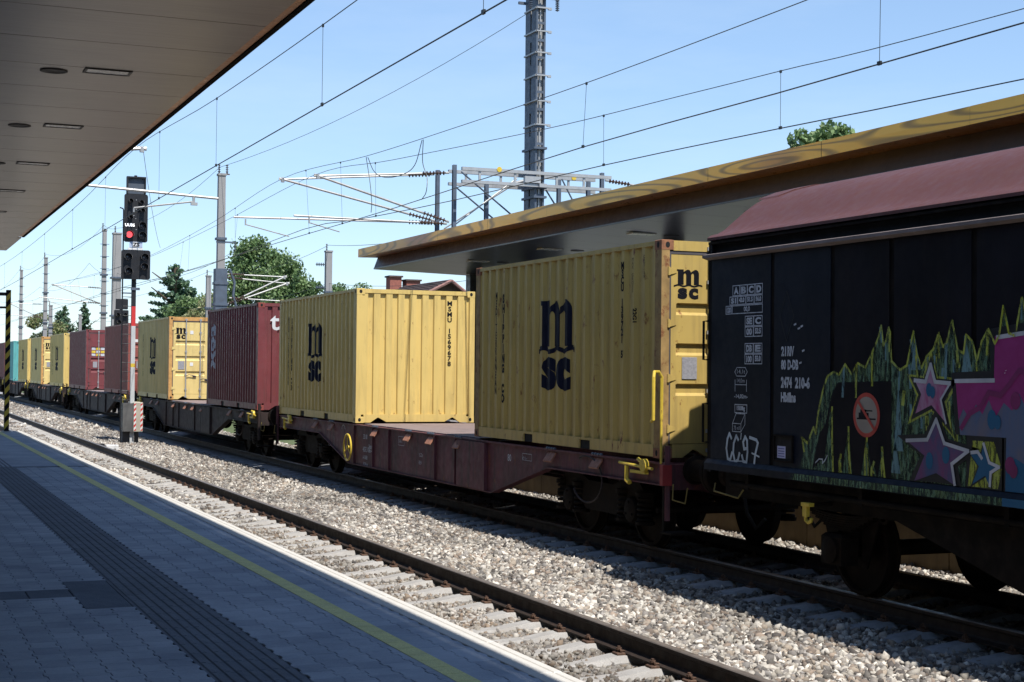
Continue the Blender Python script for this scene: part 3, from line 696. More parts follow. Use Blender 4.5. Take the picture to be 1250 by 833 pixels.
# ------------------------------------------------------------------ containers
CL, CW, CH = 6.058, 2.438, 2.591
PER = (CL-.32)/20.6
def corr(y):                      # depth of the side corrugation behind the outer flats at distance y
    u = ((y-.16)/PER) % 1.
    if u < .27: return 0.
    if u < .50: return .036*(u-.27)/.23
    if u < .77: return .036
    return .036*(1-(u-.77)/.23)
def corr_breaks():
    b = []; k = 0
    while True:
        for u in (0, .27, .50, .77):
            y = .16+(k+u)*PER
            if y > CL-.16: return b+[CL-.16]
            b.append(y)
        k += 1
CB = corr_breaks()
def conform(g, s0, z0, X):
    """lay flat print on the corrugated side: cut it at every fold and push it back into the troughs (side seen from -X, y=s0-u)"""
    bm = bmesh.new(); vs_ = [bm.verts.new((0, s0-p[0], z0+p[1])) for p in g[0]]
    for f in g[1]:
        try: bm.faces.new([vs_[i] for i in f])
        except ValueError: pass
    ys_ = [v.co.y for v in bm.verts]; lo, hi = min(ys_), max(ys_)
    for b in CB:
        if lo < b < hi: bmesh.ops.bisect_plane(bm, geom=bm.verts[:]+bm.edges[:]+bm.faces[:], plane_co=(0, b, 0), plane_no=(0, 1, 0))
    bm.verts.index_update()
    V = [(X+corr(v.co.y)-.0035, v.co.y, v.co.z) for v in bm.verts]; F = [tuple(v.index for v in f.verts) for f in bm.faces]; bm.free()
    return V, F
REDPOST = mat('red_brown_post', (.27, .06, .05), rough=.7, var=.2, vs_=8, rust=.2)
def casting_mb(x0, y0, z0, x1, y1, z1, ox, oy):
    mb = MB(); mb.bbox(min(x0, x1), max(x0, x1), min(y0, y1), max(y0, y1), z0, z1, .006)
    zc = (z0+z1)/2; xc = (x0+x1)/2; yc = (y0+y1)/2
    for X in (ox,):
        e = -1 if X < 1 else 1; mb.add([(X+e*.0015, yc+.028*math.cos(a), zc+.038*math.sin(a)) for a in [R(30*i) for i in range(12)]], [tuple(range(12))], 1)  # flat dark ovals paint the shade of the casting holes
    e = -1 if oy < 3 else 1; mb.add([(xc+.03*math.cos(a), oy+e*.0015, zc+.036*math.sin(a)) for a in [R(30*i) for i in range(12)]], [tuple(range(12))], 1)
    return mb
def side_panel_mb(X, e):
    mb = MB(); V = []
    for b in CB:
        d = corr(b+1e-6)
        if b == CB[-1]: d = 0
        V += [(X+e*(.006+d), b, .155), (X+e*(.006+d), b, 2.535)]
    return mb.add(V, [(2*i, 2*i+1, 2*i+3, 2*i+2) for i in range(len(CB)-1)])
def make_container(label, cat, mats, end='wall', logo=True, group=None, extras=None, post=None, cast=None, bars=(.53, .98)):
    body = mats; post = post or body; cast = cast or body
    t = thing('shipping_container', label, cat, (0, 0, 0), group)
    for X, e in ((0, 1), (CW, -1)):
        side_panel_mb(X, e).build('side_panel', body, t)
        mb = MB(); mb.box(X, X+e*.06, .178, CL-.178, 2.53, 2.583) if e > 0 else mb.box(X-.06, X, .178, CL-.178, 2.53, 2.583); mb.build('top_rail', body, t)
        mb = MB(); a, b = (X+.001, X+.05) if e > 0 else (X-.05, X-.001)
        P = [.178, 1.93, 2.25, CL-2.25, CL-1.93, CL-.178]
        for i in (0, 2, 4): mb.box(a, b, P[i], P[i+1], .012, .155)
        for i in (1, 3): mb.box(a, b, P[i], P[i+1], .125, .155); mb.box(a+.02*e, b+.02*e, P[i], P[i+1], .012, .125, 1)  # dark inset box paints the shade inside each fork pocket
        mb.build('bottom_rail', [body, DARK], t)
    for X0, X1 in ((0, .162), (CW, CW-.162)):
        for Y0, Y1 in ((0, .178), (CL, CL-.178)):
            for z0 in (0, CH-.118): casting_mb(X0, Y0, z0, X1, Y1, z0+.118, X0, Y0).build('corner_casting', [cast, DARK], t)
            mb = MB(); sx = 1 if X0 == 0 else -1; sy = 1 if Y0 == 0 else -1
            mb.prism([(X0+sx*.002, Y0+sy*.002), (X0+sx*.11, Y0+sy*.002), (X0+sx*.11, Y0+sy*.03), (X0+sx*.05, Y0+sy*.05), (X0+sx*.05, Y0+sy*.165), (X0+sx*.002, Y0+sy*.165)], 'z', .118, CH-.118)
            fix_normals(mb.build('corner_post', post, t))
    mb = MB(); n = 24
    V = []
    for i in range(n+1):
        for dz, dy in ((0, -.06), (.015, -.03), (.015, .03), (0, .06)):
            y = .1+(CL-.2)*i/n+dy; V += [(.05, min(max(y, .06), CL-.06), CH-.035+dz), (CW-.05, min(max(y, .06), CL-.06), CH-.035+dz)]
    mb.add(V, [(2*i, 2*i+1, 2*i+3, 2*i+2) for i in range(len(V)//2-1)]); mb.build('roof', body, t)
    mb = MB(); mb.box(.05, CW-.05, .1, CL-.1, .06, .12); mb.build('floor', DARK, t)
    def sill(Y, e):
        mb = MB(); a, b = (Y+.004, Y+.06) if e > 0 else (Y-.06, Y-.004)
        P = [(.162, .006), (.30, .006), (.44, .10), (.47, .10), (.62, .018), (CW-.62, .018), (CW-.47, .10), (CW-.44, .10), (CW-.30, .006), (CW-.162, .006), (CW-.162, .165), (.162, .165)]
        mb.prism(P, 'y', a, b); return fix_normals(mb.build('end_sill', body, t))
    def wall(Y, e):
        sill(Y, e)
        mb = MB(); a, b = (Y+.002, Y+.055) if e > 0 else (Y-.055, Y-.002); mb.box(.162, CW-.162, a, b, 2.505, CH-.006); mb.build('header', body, t)
        mb = MB(); x = .105; V = []; k = 9; p = (CW-.21)/k; d0, d1 = .010, .052
        pts = [(x, d0)]
        for i in range(k):
            q = x+i*p; pts += [(q+p*.50, d0), (q+p*.56, d1), (q+p*.93, d1), (q+p*.995, d0)]
        pts[-1] = (CW-.105, d0)
        for px, d in pts: V += [(px, Y+e*d, .16), (px, Y+e*d, 2.51)]
        mb.add(V, [(2*i, 2*i+2, 2*i+3, 2*i+1) for i in range(len(pts)-1)]); mb.build('end_panel', body, t)
    def door(Y, e):
        sill(Y, e)
        mb = MB(); a, b = (Y+.004, Y+.06) if e > 0 else (Y-.06, Y-.004); mb.box(.162, CW-.162, a, b, 2.465, CH-.006); mb.build('header', cast if end == 'door' and cast is ORNG else body, t)
        mb = MB(); 
        for x0, x1, z0, z1 in ((.115, CW-.115, 2.425, 2.46), (.115, .135, .17, 2.425), (CW-.135, CW-.115, .17, 2.425), (CW/2-.012, CW/2+.012, .17, 2.425)): mb.box(x0, x1, min(Y+e*.012, Y+e*.05), max(Y+e*.012, Y+e*.05), z0, z1)
        mb.build('door_gasket', RUB, t)
        for x0, x1 in ((.138, CW/2-.014), (CW/2+.014, CW-.138)):
            mb = MB(); zs = [.172]; D = [.018]
            for zc in (.90, 1.38, 1.86):   # horizontal troughs
                zs += [zc-.08, zc-.03, zc-.03+.01, zc]; D += [.018, .050, .050, .018]
            zs = [.172]; D = [.016]
            for zt in (.885, 1.365, 1.845): zs += [zt-.145, zt-.11, zt-.012, zt]; D += [.016, .050, .050, .016]
            zs += [2.423]; D += [.016]
            xa, xb = x0+.07, x1-.07; V = []
            for z, d in zip(zs, D): V += [(x0, Y+e*.016, z), (xa, Y+e*.016, z), (xa+.02, Y+e*d, z), (xb-.02, Y+e*d, z), (xb, Y+e*.016, z), (x1, Y+e*.016, z)]
            mb.add(V, [(i*6+k, i*6+k+1, (i+1)*6+k+1, (i+1)*6+k) for i in range(len(zs)-1) for k in range(5)])
            dl = mb.build('door_leaf', body, t)
            mb = MB(); hx = .10 if x0 < 1 else CW-.10; sg = 1 if x0 < 1 else -1
            for z in (.35, .95, 1.60, 2.22):
                mb.add([(hx, Y-e*.004, z-.045), (hx, Y-e*.004, z+.045), (hx+sg*.11, Y+e*.010, z+.02), (hx+sg*.11, Y+e*.010, z-.02), (hx, Y+e*.012, z-.045), (hx, Y+e*.012, z+.045)], [(0, 1, 2, 3), (0, 3, 4), (1, 5, 2)])
                mb.tube((hx, Y-e*.004, z-.05), (hx, Y-e*.004, z+.05), .016, 8)
            tag(mb.build('hinge', body, t), kind='stuff')
            for xx in (bars if x0 < 1 else (CW-.98, CW-.53)):
                mb = MB(); mb.tube((xx, Y-e*.012, .06), (xx, Y-e*.012, 2.53), .017, 8)
                for z in (.09, .32, .80, 1.5, 2.1, 2.5): mb.box(xx-.035, xx+.035, min(Y-e*.02, Y+e*.012), max(Y-e*.02, Y+e*.012), z-.022, z+.022)
                bar = mb.build('locking_bar', GALV, t)
                hz = .74 if xx in (bars[0], CW-.53) else .62; sgx = 1 if x0 < 1 else -1
                mb = MB(); mb.path([(xx, Y-e*.028, hz), (xx+sgx*.1, Y-e*.034, hz+.03), (xx+sgx*.3, Y-e*.03, hz)], .011, 6); mb.box(min(xx+sgx*.22, xx+sgx*.33), max(xx+sgx*.22, xx+sgx*.33), min(Y-e*.024, Y+e*.01), max(Y-e*.024, Y+e*.01), hz-.035, hz+.01); mb.build('door_handle', RUB, bar)
    (door if end == 'door' else wall)(0, 1)
    wall(CL, -1)
    if logo:
        mb = MB(); v, f = conform(logo_geo(1.10, 1.27), 3.60, .72, 0.006); mb.add(v, f); mb.build('logo', NAVY, t)
    if extras: extras(t)
    return t
def side_print(t, g, s0, z0, m=None, nm='lettering'):
    mb = MB(); v, f = conform(g, s0, z0, .006); mb.add(v, f); return mb.build(nm, m or BLK, t)
def end_print(t, g, x0, z0, Y=.016, m=None, nm='lettering'):
    mb = MB(); v, f = face_end(g, x0, z0, Y-.003); mb.add(v, f); return mb.build(nm, m or BLK, t)
def shipping_columns(t, big=True):
    g = stack('SHIPPING CO', .17, .147, .010); side_print(t, [(p[0]*.75, p[1], 0) for p in g[0]] and ([(p[0]*.75, p[1], 0) for p in g[0]], g[1]), 4.935, 2.02)
    g = stack('MEDITERRANEAN', .15, .118, .004); side_print(t, ([(p[0]*.6, p[1], 0) for p in g[0]], g[1]), 5.213, 2.08)
YBASE = 1.158
def c1x(t):
    shipping_columns(t)
    g = stack('MSCU 139721 5', .12, .092, .006); side_print(t, ([(p[0]*.9, p[1], 0) for p in g[0]], g[1]), 1.033, 2.30)
    g = stack('MAX GROSS', .06, .048); side_print(t, g, .755, 2.38)
    g = stack('22G1', .08, .05, .003); side_print(t, rot90(merge(text_geo('22G1', .085, .003))), .74, 1.80)
    g = stack('CAUTION', .05, .04); side_print(t, g, .45, 2.40)
    door_marks(t)
def door_marks(t, stick=False):
    v, f = logo_geo(.34, .36); end_print(t, (v, f), .20, 1.885, nm='logo')
    mb = MB(); mb.bbox(.29, .49, .006, .013, .94, 1.20, .001); mb.build('data_plate', PLATE, t)
    for i, z in enumerate((2.20, 2.12, 2.04)): end_print(t, text_geo(('MSCU', '22G1', '30480 KG')[i], .06), 1.40, z)
    g = stack('MSCU 139721', .07, .08); end_print(t, g, 2.15, 2.28)
    mb = MB(); mb.box(.66, .76, .009, .012, 2.05, 2.16); mb.box(.66, .76, .009, .012, 1.05, 1.16); mb.build('sticker', WHP, t)
def c2x(t):
    shipping_columns(t)
    g = stack('MSMU 1569678', .125, .108, .005); end_print(t, ([(p[0]*1.1, p[1], 0) for p in g[0]], g[1]), 1.905, 2.30, .010)
    side_print(t, stack('22G1', .10, .09, .004), .88, 1.95); side_print(t, stack('MSMU 156967', .05, .05), 1.05, 2.30)
def place(t, y, dz=0): t.location = (8.628, y, YBASE+dz); return t
c1 = place(make_container('large yellow 20-foot container beside the graffiti wagon, its doors half in shade', 'shipping container', YEL3, 'door', True, None, c1x, post=RUSTM, cast=RUSTY, bars=(.65, 1.03)), 16.18)
c2 = place(make_container('yellow container with ribbed end wall and a vertical serial number on it', 'shipping container', YEL, 'wall', True, None, c2x), 28.56, -.02)
def c3x(t):
    v, f = text_geo('te', .60, .012); end_print(t, geo_fit((v, f), .50, .36), .30, 1.93, .012, WHT)
    v, f = rot90(text_geo('tex', .9, .02)); side_print(t, geo_fit((v, f), .55, 1.25), 5.55, .95, WHD)
    side_print(t, stack('TEXU 402', .07, .10), .30, 2.2, WHD)
c3 = place(make_container('dark maroon container with white lower-case letters at the top of its red end', 'shipping container', MAR, 'wall', False, None, c3x, cast=REDPOST), 36.72)
def c4x(t):
    door_marks(t); g = stack('SHIPPING CO', .16, .13, .008); side_print(t, ([(p[0]*.7, p[1], 0) for p in g[0]], g[1]), 4.935, 2.0)
c4 = place(make_container('pale yellow container with orange frame and galvanised lock bars, right of the signal', 'shipping container', YEL2, 'door', True, None, c4x, post=ORNG, cast=ORNG), 48.7)
def red_door(t):
    mb = MB(); mb.bbox(.30, .48, .006, .013, .95, 1.2, .001); mb.build('data_plate', PLATE, t)
    end_print(t, text_geo('TRIU 580', .11), 1.35, 2.15, m=WHT)
def c5x(t): red_door(t); mb = MB(); mb.box(.2, .5, .009, .012, 1.9, 2.0); mb.build('sticker', WHP, t)
c5 = place(make_container('brown-red container directly behind the signal mast', 'shipping container', REDP, 'door', False, None, c5x), 56.95)
def c6x(t):
    red_door(t); mb = MB()
    for i in range(3):
        for j in range(3): mb.box(.24+.19*i, .40+.19*i, .009, .012, 1.45+.13*j, 1.55+.13*j, (i+j) % 2)
    mb.build('sticker', [WHD, HYEL], t); side_print(t, stack('GESU 41', .12, .12), .8, 2.2, WHD)
c6 = place(make_container('maroon container with stickered red doors, left of the signal', 'shipping container', MAR, 'door', False, None, c6x), 68.75)
c7 = copy_tree(c2); tag(c7, 'yellow container standing next to the maroon one with stickered doors'); place(c7, 77.1)
c8 = copy_tree(c4); tag(c8, 'yellow container with doors and a grey plate, second from the turquoise one'); place(c8, 87.6)
c9 = copy_tree(c2); tag(c9, 'yellow container coupled next to the turquoise one'); place(c9, 95.6)
c10 = place(make_container('turquoise container near the far end of the train', 'shipping container', TUR, 'wall', False), 105.3)
c11 = copy_tree(c3); tag(c11, 'last maroon container, behind the striped post at the left edge'); place(c11, 112.6)
for c in (c1, c2, c3, c4, c5, c6, c7, c8, c9, c10, c11): c['group'] = 'containers on the freight train'

# ------------------------------------------------------------------ container wagons (local: x from the centre line, y from the near headstock)
WL = 18.55
def wheel_mb(x, y, r=.46, e=-1):
    mb = MB(); mb.lathe((x, y, r), (e, 0, 0), [(-.055, r+.028), (-.03, r+.028), (-.025, r), (.07, r-.008), (.075, r-.05), (.03, r-.07), (.025, .2), (.05, .12), (.075, .1), (.08, 0)], 32); return mb
def make_bogie(t, yc, steel):
    mb = MB()
    mb.box(-.5, .5, yc-.16, yc+.16, .55, .86)
    for y in (yc-.92, yc+.92): mb.tube((-.95, y, .46), (.95, y, .46), .075, 12)
    b = mb.build('bogie', steel, t)
    for s in (-1, 1):
        mb = MB()
        P = [(yc-1.28, .52), (yc-1.28, .66), (yc-1.1, .80), (yc-.62, .82), (yc-.35, .74), (yc+.35, .74), (yc+.62, .82), (yc+1.1, .80), (yc+1.28, .66), (yc+1.28, .52), (yc+.62, .50), (yc+.45, .36), (yc-.45, .36), (yc-.62, .50)]
        a, c = sorted((s*.95, s*1.05)); mb.prism(P, 'x', a, c); fix_normals(mb.build('side_frame', steel, b))
        for y in (yc-.92, yc+.92):
            wheel_mb(s*.75, y, e=s).build('wheel', [steel], b)
            mb = MB(); mb.ring((s*.795, y, .46), (1, 0, 0), .43, .022, 36, 6); mb.build('wheel_rim', TYRE, b)
            mb = MB(); mb.lathe((s*.90, y, .46), (s, 0, 0), [(0, .17), (.16, .17), (.20, .15), (.215, .09), (.22, .0)], 20)
            for k in range(3): mb.lathe((s*1.114, y+.10*math.cos(R(90+120*k)), .46+.10*math.sin(R(90+120*k))), (s, 0, 0), [(0, .018), (.014, .018), (.014, 0)], 6)
            mb.build('axle_box', steel, b)
            for dy in (-.27, .27):
                mb = MB(); 
                for k in range(5): mb.ring((s*1.02, y+dy, .36+.065*k), (0, 0, 1), .085, .019, 14, 6)
                mb.tube((s*1.02, y+dy, .30), (s*1.02, y+dy, .34), .12, 14); mb.tube((s*1.02, y+dy, .65), (s*1.02, y+dy, .70), .12, 14)
                mb.build('coil_spring', steel, b)
    mb = MB(); 
    for y in (yc-1.45, yc+1.45): mb.tube((-1.0, y, .5), (1.0, y, .5), .035, 8)
    mb.build('brake_beam', steel, b)
def make_wagon(label, cat, body, steel, detail=True):
    t = thing('container_wagon', label, cat, (0, 0, 0), 'container wagons of the freight train')
    c = WL/2; zt = 1.09
    for s in (-1, 1):
        X = s*1.215
        P = [(.06, zt), (.06, .86), (3.45, .86), (5.55, .36), (WL-5.55, .36), (WL-3.45, .86), (WL-.06, .86), (WL-.06, zt)]
        mb = MB(); a, b = sorted((X, X-s*.014)); mb.prism(P, 'x', a, b)
        a, b = sorted((X+s*.03, X-s*.10)); mb.box(a, b, .06, WL-.06, zt, zt+.022)
        for i in range(1, 6):
            (ya, za), (yb, zb) = P[i], P[i+1]
            mb.prism([(ya, za-.018), (yb, zb-.018), (yb, zb-.001), (ya, za-.001)], 'x', min(X-s*.11, X+s*.035), max(X-s*.11, X+s*.035))
        for y in (5.9, 7.1, 8.05, 10.5, 11.45, 12.65): a, b = sorted((X-s*.001, X+s*.034)); mb.box(a, b, y-.011, y+.011, .365, zt-.002)
        if s < 0:
            mb.box(X-.055, X-.001, 5.75, 6.95, .365, 1.08)      # thicker plate zone
        sl_ = fix_normals(mb.build('side_sill', body, t))
        for y in (1.9, 3.35, 6.95, 8.25, 9.4, 11.3, 14.2, 15.4):
            mb = MB(); a = X+s*.003
            mb.prism([(a, zt-.015), (a+s*.085, zt-.14), (a+s*.072, zt-.155), (a, zt-.05)], 'y', y-.13, y+.13); fix_normals(mb.build('spigot_flap', TABM, sl_))
            mb = MB(); 
            for k in range(4): mb.tube((a+s*.02, y-.14+.08*k, zt+.03), (a+s*.02, y-.10+.08*k, zt+.03), .018, 8)
            mb.build('hinge', GALVD, sl_)
        if detail:
            Xp = X+s*.0025
            def pr(g, y, z, m=WHD):
                mb = MB(); v, f = face_left(g, y, z, X-.0025); mb.add(v, f); mb.build('marking', m, sl_)
            if s < 0:
                pr(text_geo('80', .14, .002), 4.95, .86); pr(merge(frame_geo(0, 0, .34, .10), text_geo('42.5 t', .075)), 4.4, .90)
                pr(text_geo('33 81', .12, .002), 12.1, .86); pr(text_geo('Sgnss', .10, .002), 11.75, .70)
                pr(merge(text_geo('455 3 067-2', .13, .003), shift(text_geo('A-OBB', .10, .002), 0, -.14), shift(text_geo('19.74 m', .09, .002), .02, -.26)), 12.12, .62)
                pr(merge(frame_geo(0, 0, .32, .16), shift(text_geo('S 61 t', .08), .02, .05)), 10.0, .84)
                pr(merge(text_geo('15.2 t', .09), shift(text_geo('REV', .09), 0, -.13)), 8.9, .7); pr(frame_geo(0, 0, .42, .40, .004), 14.5, .62)
                pr(line_geo([(.12+.12*math.cos(R(a)), .1+.12*math.sin(R(a))) for a in range(20, 161, 20)], .015), 13.55, .85)
    mb = MB()
    for y in (.3, 6.05, 6.45, WL/2-.3, WL/2+.3, 12.1, 12.5, WL-.3): mb.box(-1.2, 1.2, y-.09, y+.09, .95, zt+.012)
    mb.box(-.28, .28, .2, WL-.2, .70, zt+.005); mb.build('cross_beams', body, t)
    for k in range(9):
        mb = MB(); y = 6.25+.675*k; mb.bbox(-1.13, 1.13, y, y+.66, zt+.022, zt+.045, .006); mb.build('deck_plate', DECK, t)
    for y, s in ((0, -1), (WL, 1)):
        mb = MB(); a, b = sorted((y, y-s*.10)); mb.box(-1.21, 1.21, a, b, .80, 1.10); mb.box(-.2, .2, a, b, .70, .80); mb.build('headstock', body, t)
        for x in (-.875, .875):
            mb = MB(); mb.lathe((x, y, 1.03), (0, s, 0), [(0, .17), (.03, .17), (.05, .13), (.30, .115), (.32, .145), (.42, .145), (.42, .07), (.54, .07)], 20)
            bf = mb.build('buffer', steel, t); mb = MB(); mb.lathe((x, y+s*.54, 1.03), (0, s, 0), [(-.02, .24), (.02, .255), (.05, .25), (.065, .15), (.07, 0)], 24); mb.build('buffer_head', steel, bf)
        mb = MB(); mb.path([(0, y+s*.02, .98), (0, y+s*.3, .93), (.02, y+s*.5, .84), (0, y+s*.45, .70), (0, y+s*.3, .62)], .03, 8); mb.build('coupling', steel, t)
        for x, hz in ((-.35, .86), (.45, .86)):
            mb = MB(); mb.path([(x, y+s*.02, hz), (x-.02, y+s*.25, hz-.05), (x-.05, y+s*.38, .55), (x, y+s*.5, .38), (x+.05, y+s*.62, .50)], .022, 8); mb.build('brake_hose', DARK, t)
        # corner step, shunter's pole and handle
        mb = MB(); a, b = sorted((y-s*.02, y+s*.24)); mb.box(-1.32, -1.0, a, b, .30, .325); mb.box(-1.30, -1.28, y-.02, y+.02, .31, .9) ; mb.build('step', steel, t)
        mb = MB(); mb.tube((-1.26, y+s*.03, .45), (-1.26, y+s*.03, 1.32), .035, 8); mb.build('corner_pole', body, t)
        mb = MB(); mb.path([(-1.22, y+s*.10, .88), (-1.24, y+s*.12, .70), (-1.24, y+s*.42, .68), (-1.22, y+s*.44, .86)], .008, 6); mb.build('hand_grip', GRIP, t)
    for x, y in (((-1.245, 12.88),) if detail else ()):
        mb = MB(); mb.ring((x-.05, y, .66), (1, 0, 0), .25, .018, 32, 8)
        for a in (90, 210, 330): mb.tube((x-.05, y, .66), (x-.05, y+.25*math.cos(R(a)), .66+.25*math.sin(R(a))), .012, 6)
        mb.tube((x+.03, y, .66), (x-.07, y, .66), .035, 10); mb.build('hand_wheel', HYEL, t)
    def lever(y):
        mb = MB(); mb.tube((-1.27, y-.42, 1.03), (-1.27, y+.45, 1.06), .018, 8); mb.tube((-1.27, y-.30, 1.04), (-1.27, y-.05, 1.13), .022, 8); mb.lathe((-1.25, y-.22, 1.06), (-1, 0, 0), [(0, .08), (.05, .08), (.05, 0)], 12)
        mb.box(-1.29, -1.235, y-.26, y+.12, .955, .99); mb.tube((-1.27, y+.25, 1.03), (-1.27, y+.25, .86), .028, 8); mb.tube((-1.27, y+.25, .86), (-1.27, y+.17, .83), .03, 8)
        mb.build('brake_lever', HYEL, t)
    lever(.75); lever(WL-.9)
    # loop cable at the bogie
    mb = MB(); mb.path([(-1.24, 2.2+.38*math.cos(R(a))*1.2, .78+.30*math.sin(R(a))) for a in range(60, 345, 15)], .012, 6); mb.build('cable_loop', WAGD, t)
    mb = MB(); mb.path([(-1.21, .35, 1.3), (-1.215, .34, 2.14), (-1.21, .28, 2.20), (-1.21, .22, 2.20)], .01, 4)
    make_bogie(t, 2.17, steel); make_bogie(t, WL-2.17, steel)
    # brake rigging under the middle
    mb = MB(); mb.tube((-.5, 7.2, .62), (-.5, 8.4, .62), .17, 14); mb.build('air_tank', steel, t)
    mb = MB()
    for x in (-.15, .2): mb.tube((x, 3, .58), (x, WL-3, .58), .02, 6)
    mb.build('brake_rod', steel, t)
    return t
wA = make_wagon('maroon flat wagon with brown flaps and a yellow hand wheel under the two nearest containers', 'container wagon', WAGM, BOGIE)
wA.location = (TC_, 15.95, 0)
wB = make_wagon('dark flat wagon carrying the maroon container and the pale yellow one by the signal', 'container wagon', WAGD, BOGIE, False)
wB.location = (TC_, 36.35, 0)
for y, lb in ((56.65, 'flat wagon under the brown-red container behind the signal mast'), (76.8, 'flat wagon under two yellow containers, left of the stickered maroon one'), (95.35, 'flat wagon under the turquoise container'), (115.5, 'last flat wagon in sight at the far left')):
    o = copy_tree(wB); tag(o, lb); o.location = (TC_, y, 0)
# yellow grab rail on the near corner of the first wagon
mb = MB(); mb.path([(8.47, 16.10, 1.60), (8.43, 15.98, 1.62), (8.43, 15.98, 2.12), (8.46, 16.02, 2.18), (8.55, 16.08, 2.18), (8.60, 16.10, 2.12), (8.60, 16.10, 1.62)], .020, 8)
mb.tube((8.60, 16.10, 1.10), (8.60, 16.10, 1.62), .016, 8)
ORG[wA.name] = (TC_, 15.95, 0); mb.build('grab_rail', HYEL, wA)
mb = MB(); mb.box(8.50, 8.62, 15.87, 15.945, .86, 1.10); mb.build('lamp_bracket', mat('faded_red_bracket', (.28, .03, .03), rough=.6), wA)

# ------------------------------------------------------------------ boxcar with graffiti (world coordinates)
BX, BY0, BY1 = 8.45, .75, 14.75; BC = TC_
t = thing('boxcar', 'black sliding-wall freight wagon with dusty red roof and star graffiti', 'freight wagon', (BC, BY0, 0)); box = t
seams = [BY0+.02, 2.0, 3.1, 4.15, 5.2, 6.25, 7.3, 8.35, 9.37, 10.36, 11.48, 12.40, 13.46, BY1-.03]
for X, e in ((BX, 1), (2*BC-BX, -1)):
    for i in range(len(seams)-1):
        a, b = seams[i]+.035, seams[i+1]-.035; mb = MB(); x0, x1 = sorted((X, X+e*.03)); mb.box(x0, x1, a, b, 1.245, 3.40)
        x0, x1 = sorted((X-e*.0, X+e*.028)); 
        mb.build('wall_panel', BOXB if a > 12.3 else BOXS, t)
    for i, y in enumerate(seams):
        mb = MB(); x0, x1 = sorted((X+e*.012, X+e*.05)); mb.box(x0, x1, y-.034, y+.034, 1.245, 3.40); mb.build('wall_rib', BOXU, t)
    mb = MB(); x0, x1 = sorted((X-e*.03, X+e*.05)); mb.prism([(X-e*.045, 1.13), (X-e*.045, 1.20), (X-e*.001, 1.243), (X+e*.06, 1.243), (X+e*.06, 1.13)], 'y', BY0, BY1); fix_normals(mb.build('bottom_rail', BOXB, t))
    mb = MB(); mb.prism([(X-e*.075, 3.425), (X-e*.075, 3.455), (X-e*.01, 3.472), (X+e*.06, 3.472), (X+e*.06, 3.405), (X-e*.01, 3.405)], 'y', BY0-.02, BY1+.02); fix_normals(mb.build('gutter', GUTT, t))
    mb = MB(); x0, x1 = sorted((X+e*.07, X+e*.11)); mb.box(x0, x1, BY0+.02, BY1-.02, 3.40, 3.66); mb.build('rail_recess', DARK, t)
    mb = MB(); x0, x1 = sorted((X-e*.01, X+e*.075)); mb.box(x0, x1, BY0, BY1, 3.575, 3.60); mb.build('guide_rail', BOXU, t)
# roof
RP = [(8.425, 3.615), (8.425, 3.645), (8.47, 3.675), (8.56, 3.70), (8.64, 3.745), (8.76, 3.845), (8.90, 3.96), (9.03, 4.05), (9.15, 4.115), (9.35, 4.19), (9.6, 4.255), (9.85, 4.285)]
RP = RP+[(2*BC-x, z) for x, z in RP[-2::-1]]
mb = MB(); yr = [BY1-.0, BY1-.35]+[11.7, 9.4, 7.1, 4.8, 2.5, BY0]
V = []; n = len(RP)
ysx = [BY1, 7.4, 3.9, BY0]
for j, y in enumerate(ysx):
    V += [(x, y, z) for x, z in RP]
mb.add(V, [(j*n+i, j*n+i+1, (j+1)*n+i+1, (j+1)*n+i) for j in range(len(ysx)-1) for i in range(n-1)], 0, True)
mb.add([(x, BY1+.001, z) for x, z in RP], [tuple(range(n))]); mb.add([(x, BY0-.001, z) for x, z in RP], [tuple(range(n))])
rf = fix_normals(mb.build('roof', BOXR, t))
for y in (7.4, 3.9):
    mb = MB(); V = []; 
    for x, z in RP[2:-2]: V += [(x, y-.03, z+.001), (x, y-.02, z+.012), (x, y+.02, z+.012), (x, y+.03, z+.001)]
    k = len(RP)-4; mb.add(V, [(i*4+j, i*4+j+1, i*4+5+j, i*4+4+j) for i in range(k-1) for j in range(3)], 0, False); mb.build('roof_seam', BOXR, rf)
mb = MB(); mb.prism([(9.13, 4.105), (9.15, 4.128), (9.35, 4.204), (9.6, 4.268), (9.85, 4.298), (10.1, 4.268), (10.35, 4.204), (10.55, 4.128), (10.55, 4.10), (9.85, 4.25)], 'y', BY1-.3, BY1+.10); fix_normals(mb.build('roof_lip', BOXR, rf))
mb = MB(); mb.box(BX+.02, 2*BC-BX-.02, BY0-.0, BY0+.03, 1.1, 3.62); mb.box(BX+.02, 2*BC-BX-.02, BY1-.03, BY1, 1.1, 3.62); mb.box(BX+.12, 2*BC-BX-.12, BY0+.03, BY1-.03, 1.10, 1.2); mb.build('end_wall', BOXS, t)
mb = MB(); 
for x in (BX+.03, 9.3, 10.4, 2*BC-BX-.1): mb.box(x, x+.07, BY1, BY1+.06, 1.1, 3.6)
mb.build('end_post', BOXU, t)
mb = MB(); mb.tube((8.56, BY1+.13, 1.4), (8.56, BY1+.13, 3.42), .016, 8, 0); mb.tube((8.56, BY1+.13, 3.42), (8.62, BY1, 3.46), .016, 8); mb.tube((8.56, BY1+.13, 1.42), (8.62, BY1, 1.38), .016, 8); mb.build('corner_rod', ALU, t)
mb = MB(); 
for z in (1.42, 2.32): mb.path([(8.47, BY1, z), (8.43, BY1+.07, z), (8.43, BY1+.07, z+.42), (8.47, BY1, z+.42)], .014, 6)
mb.build('hand_rail', BOXU, t)
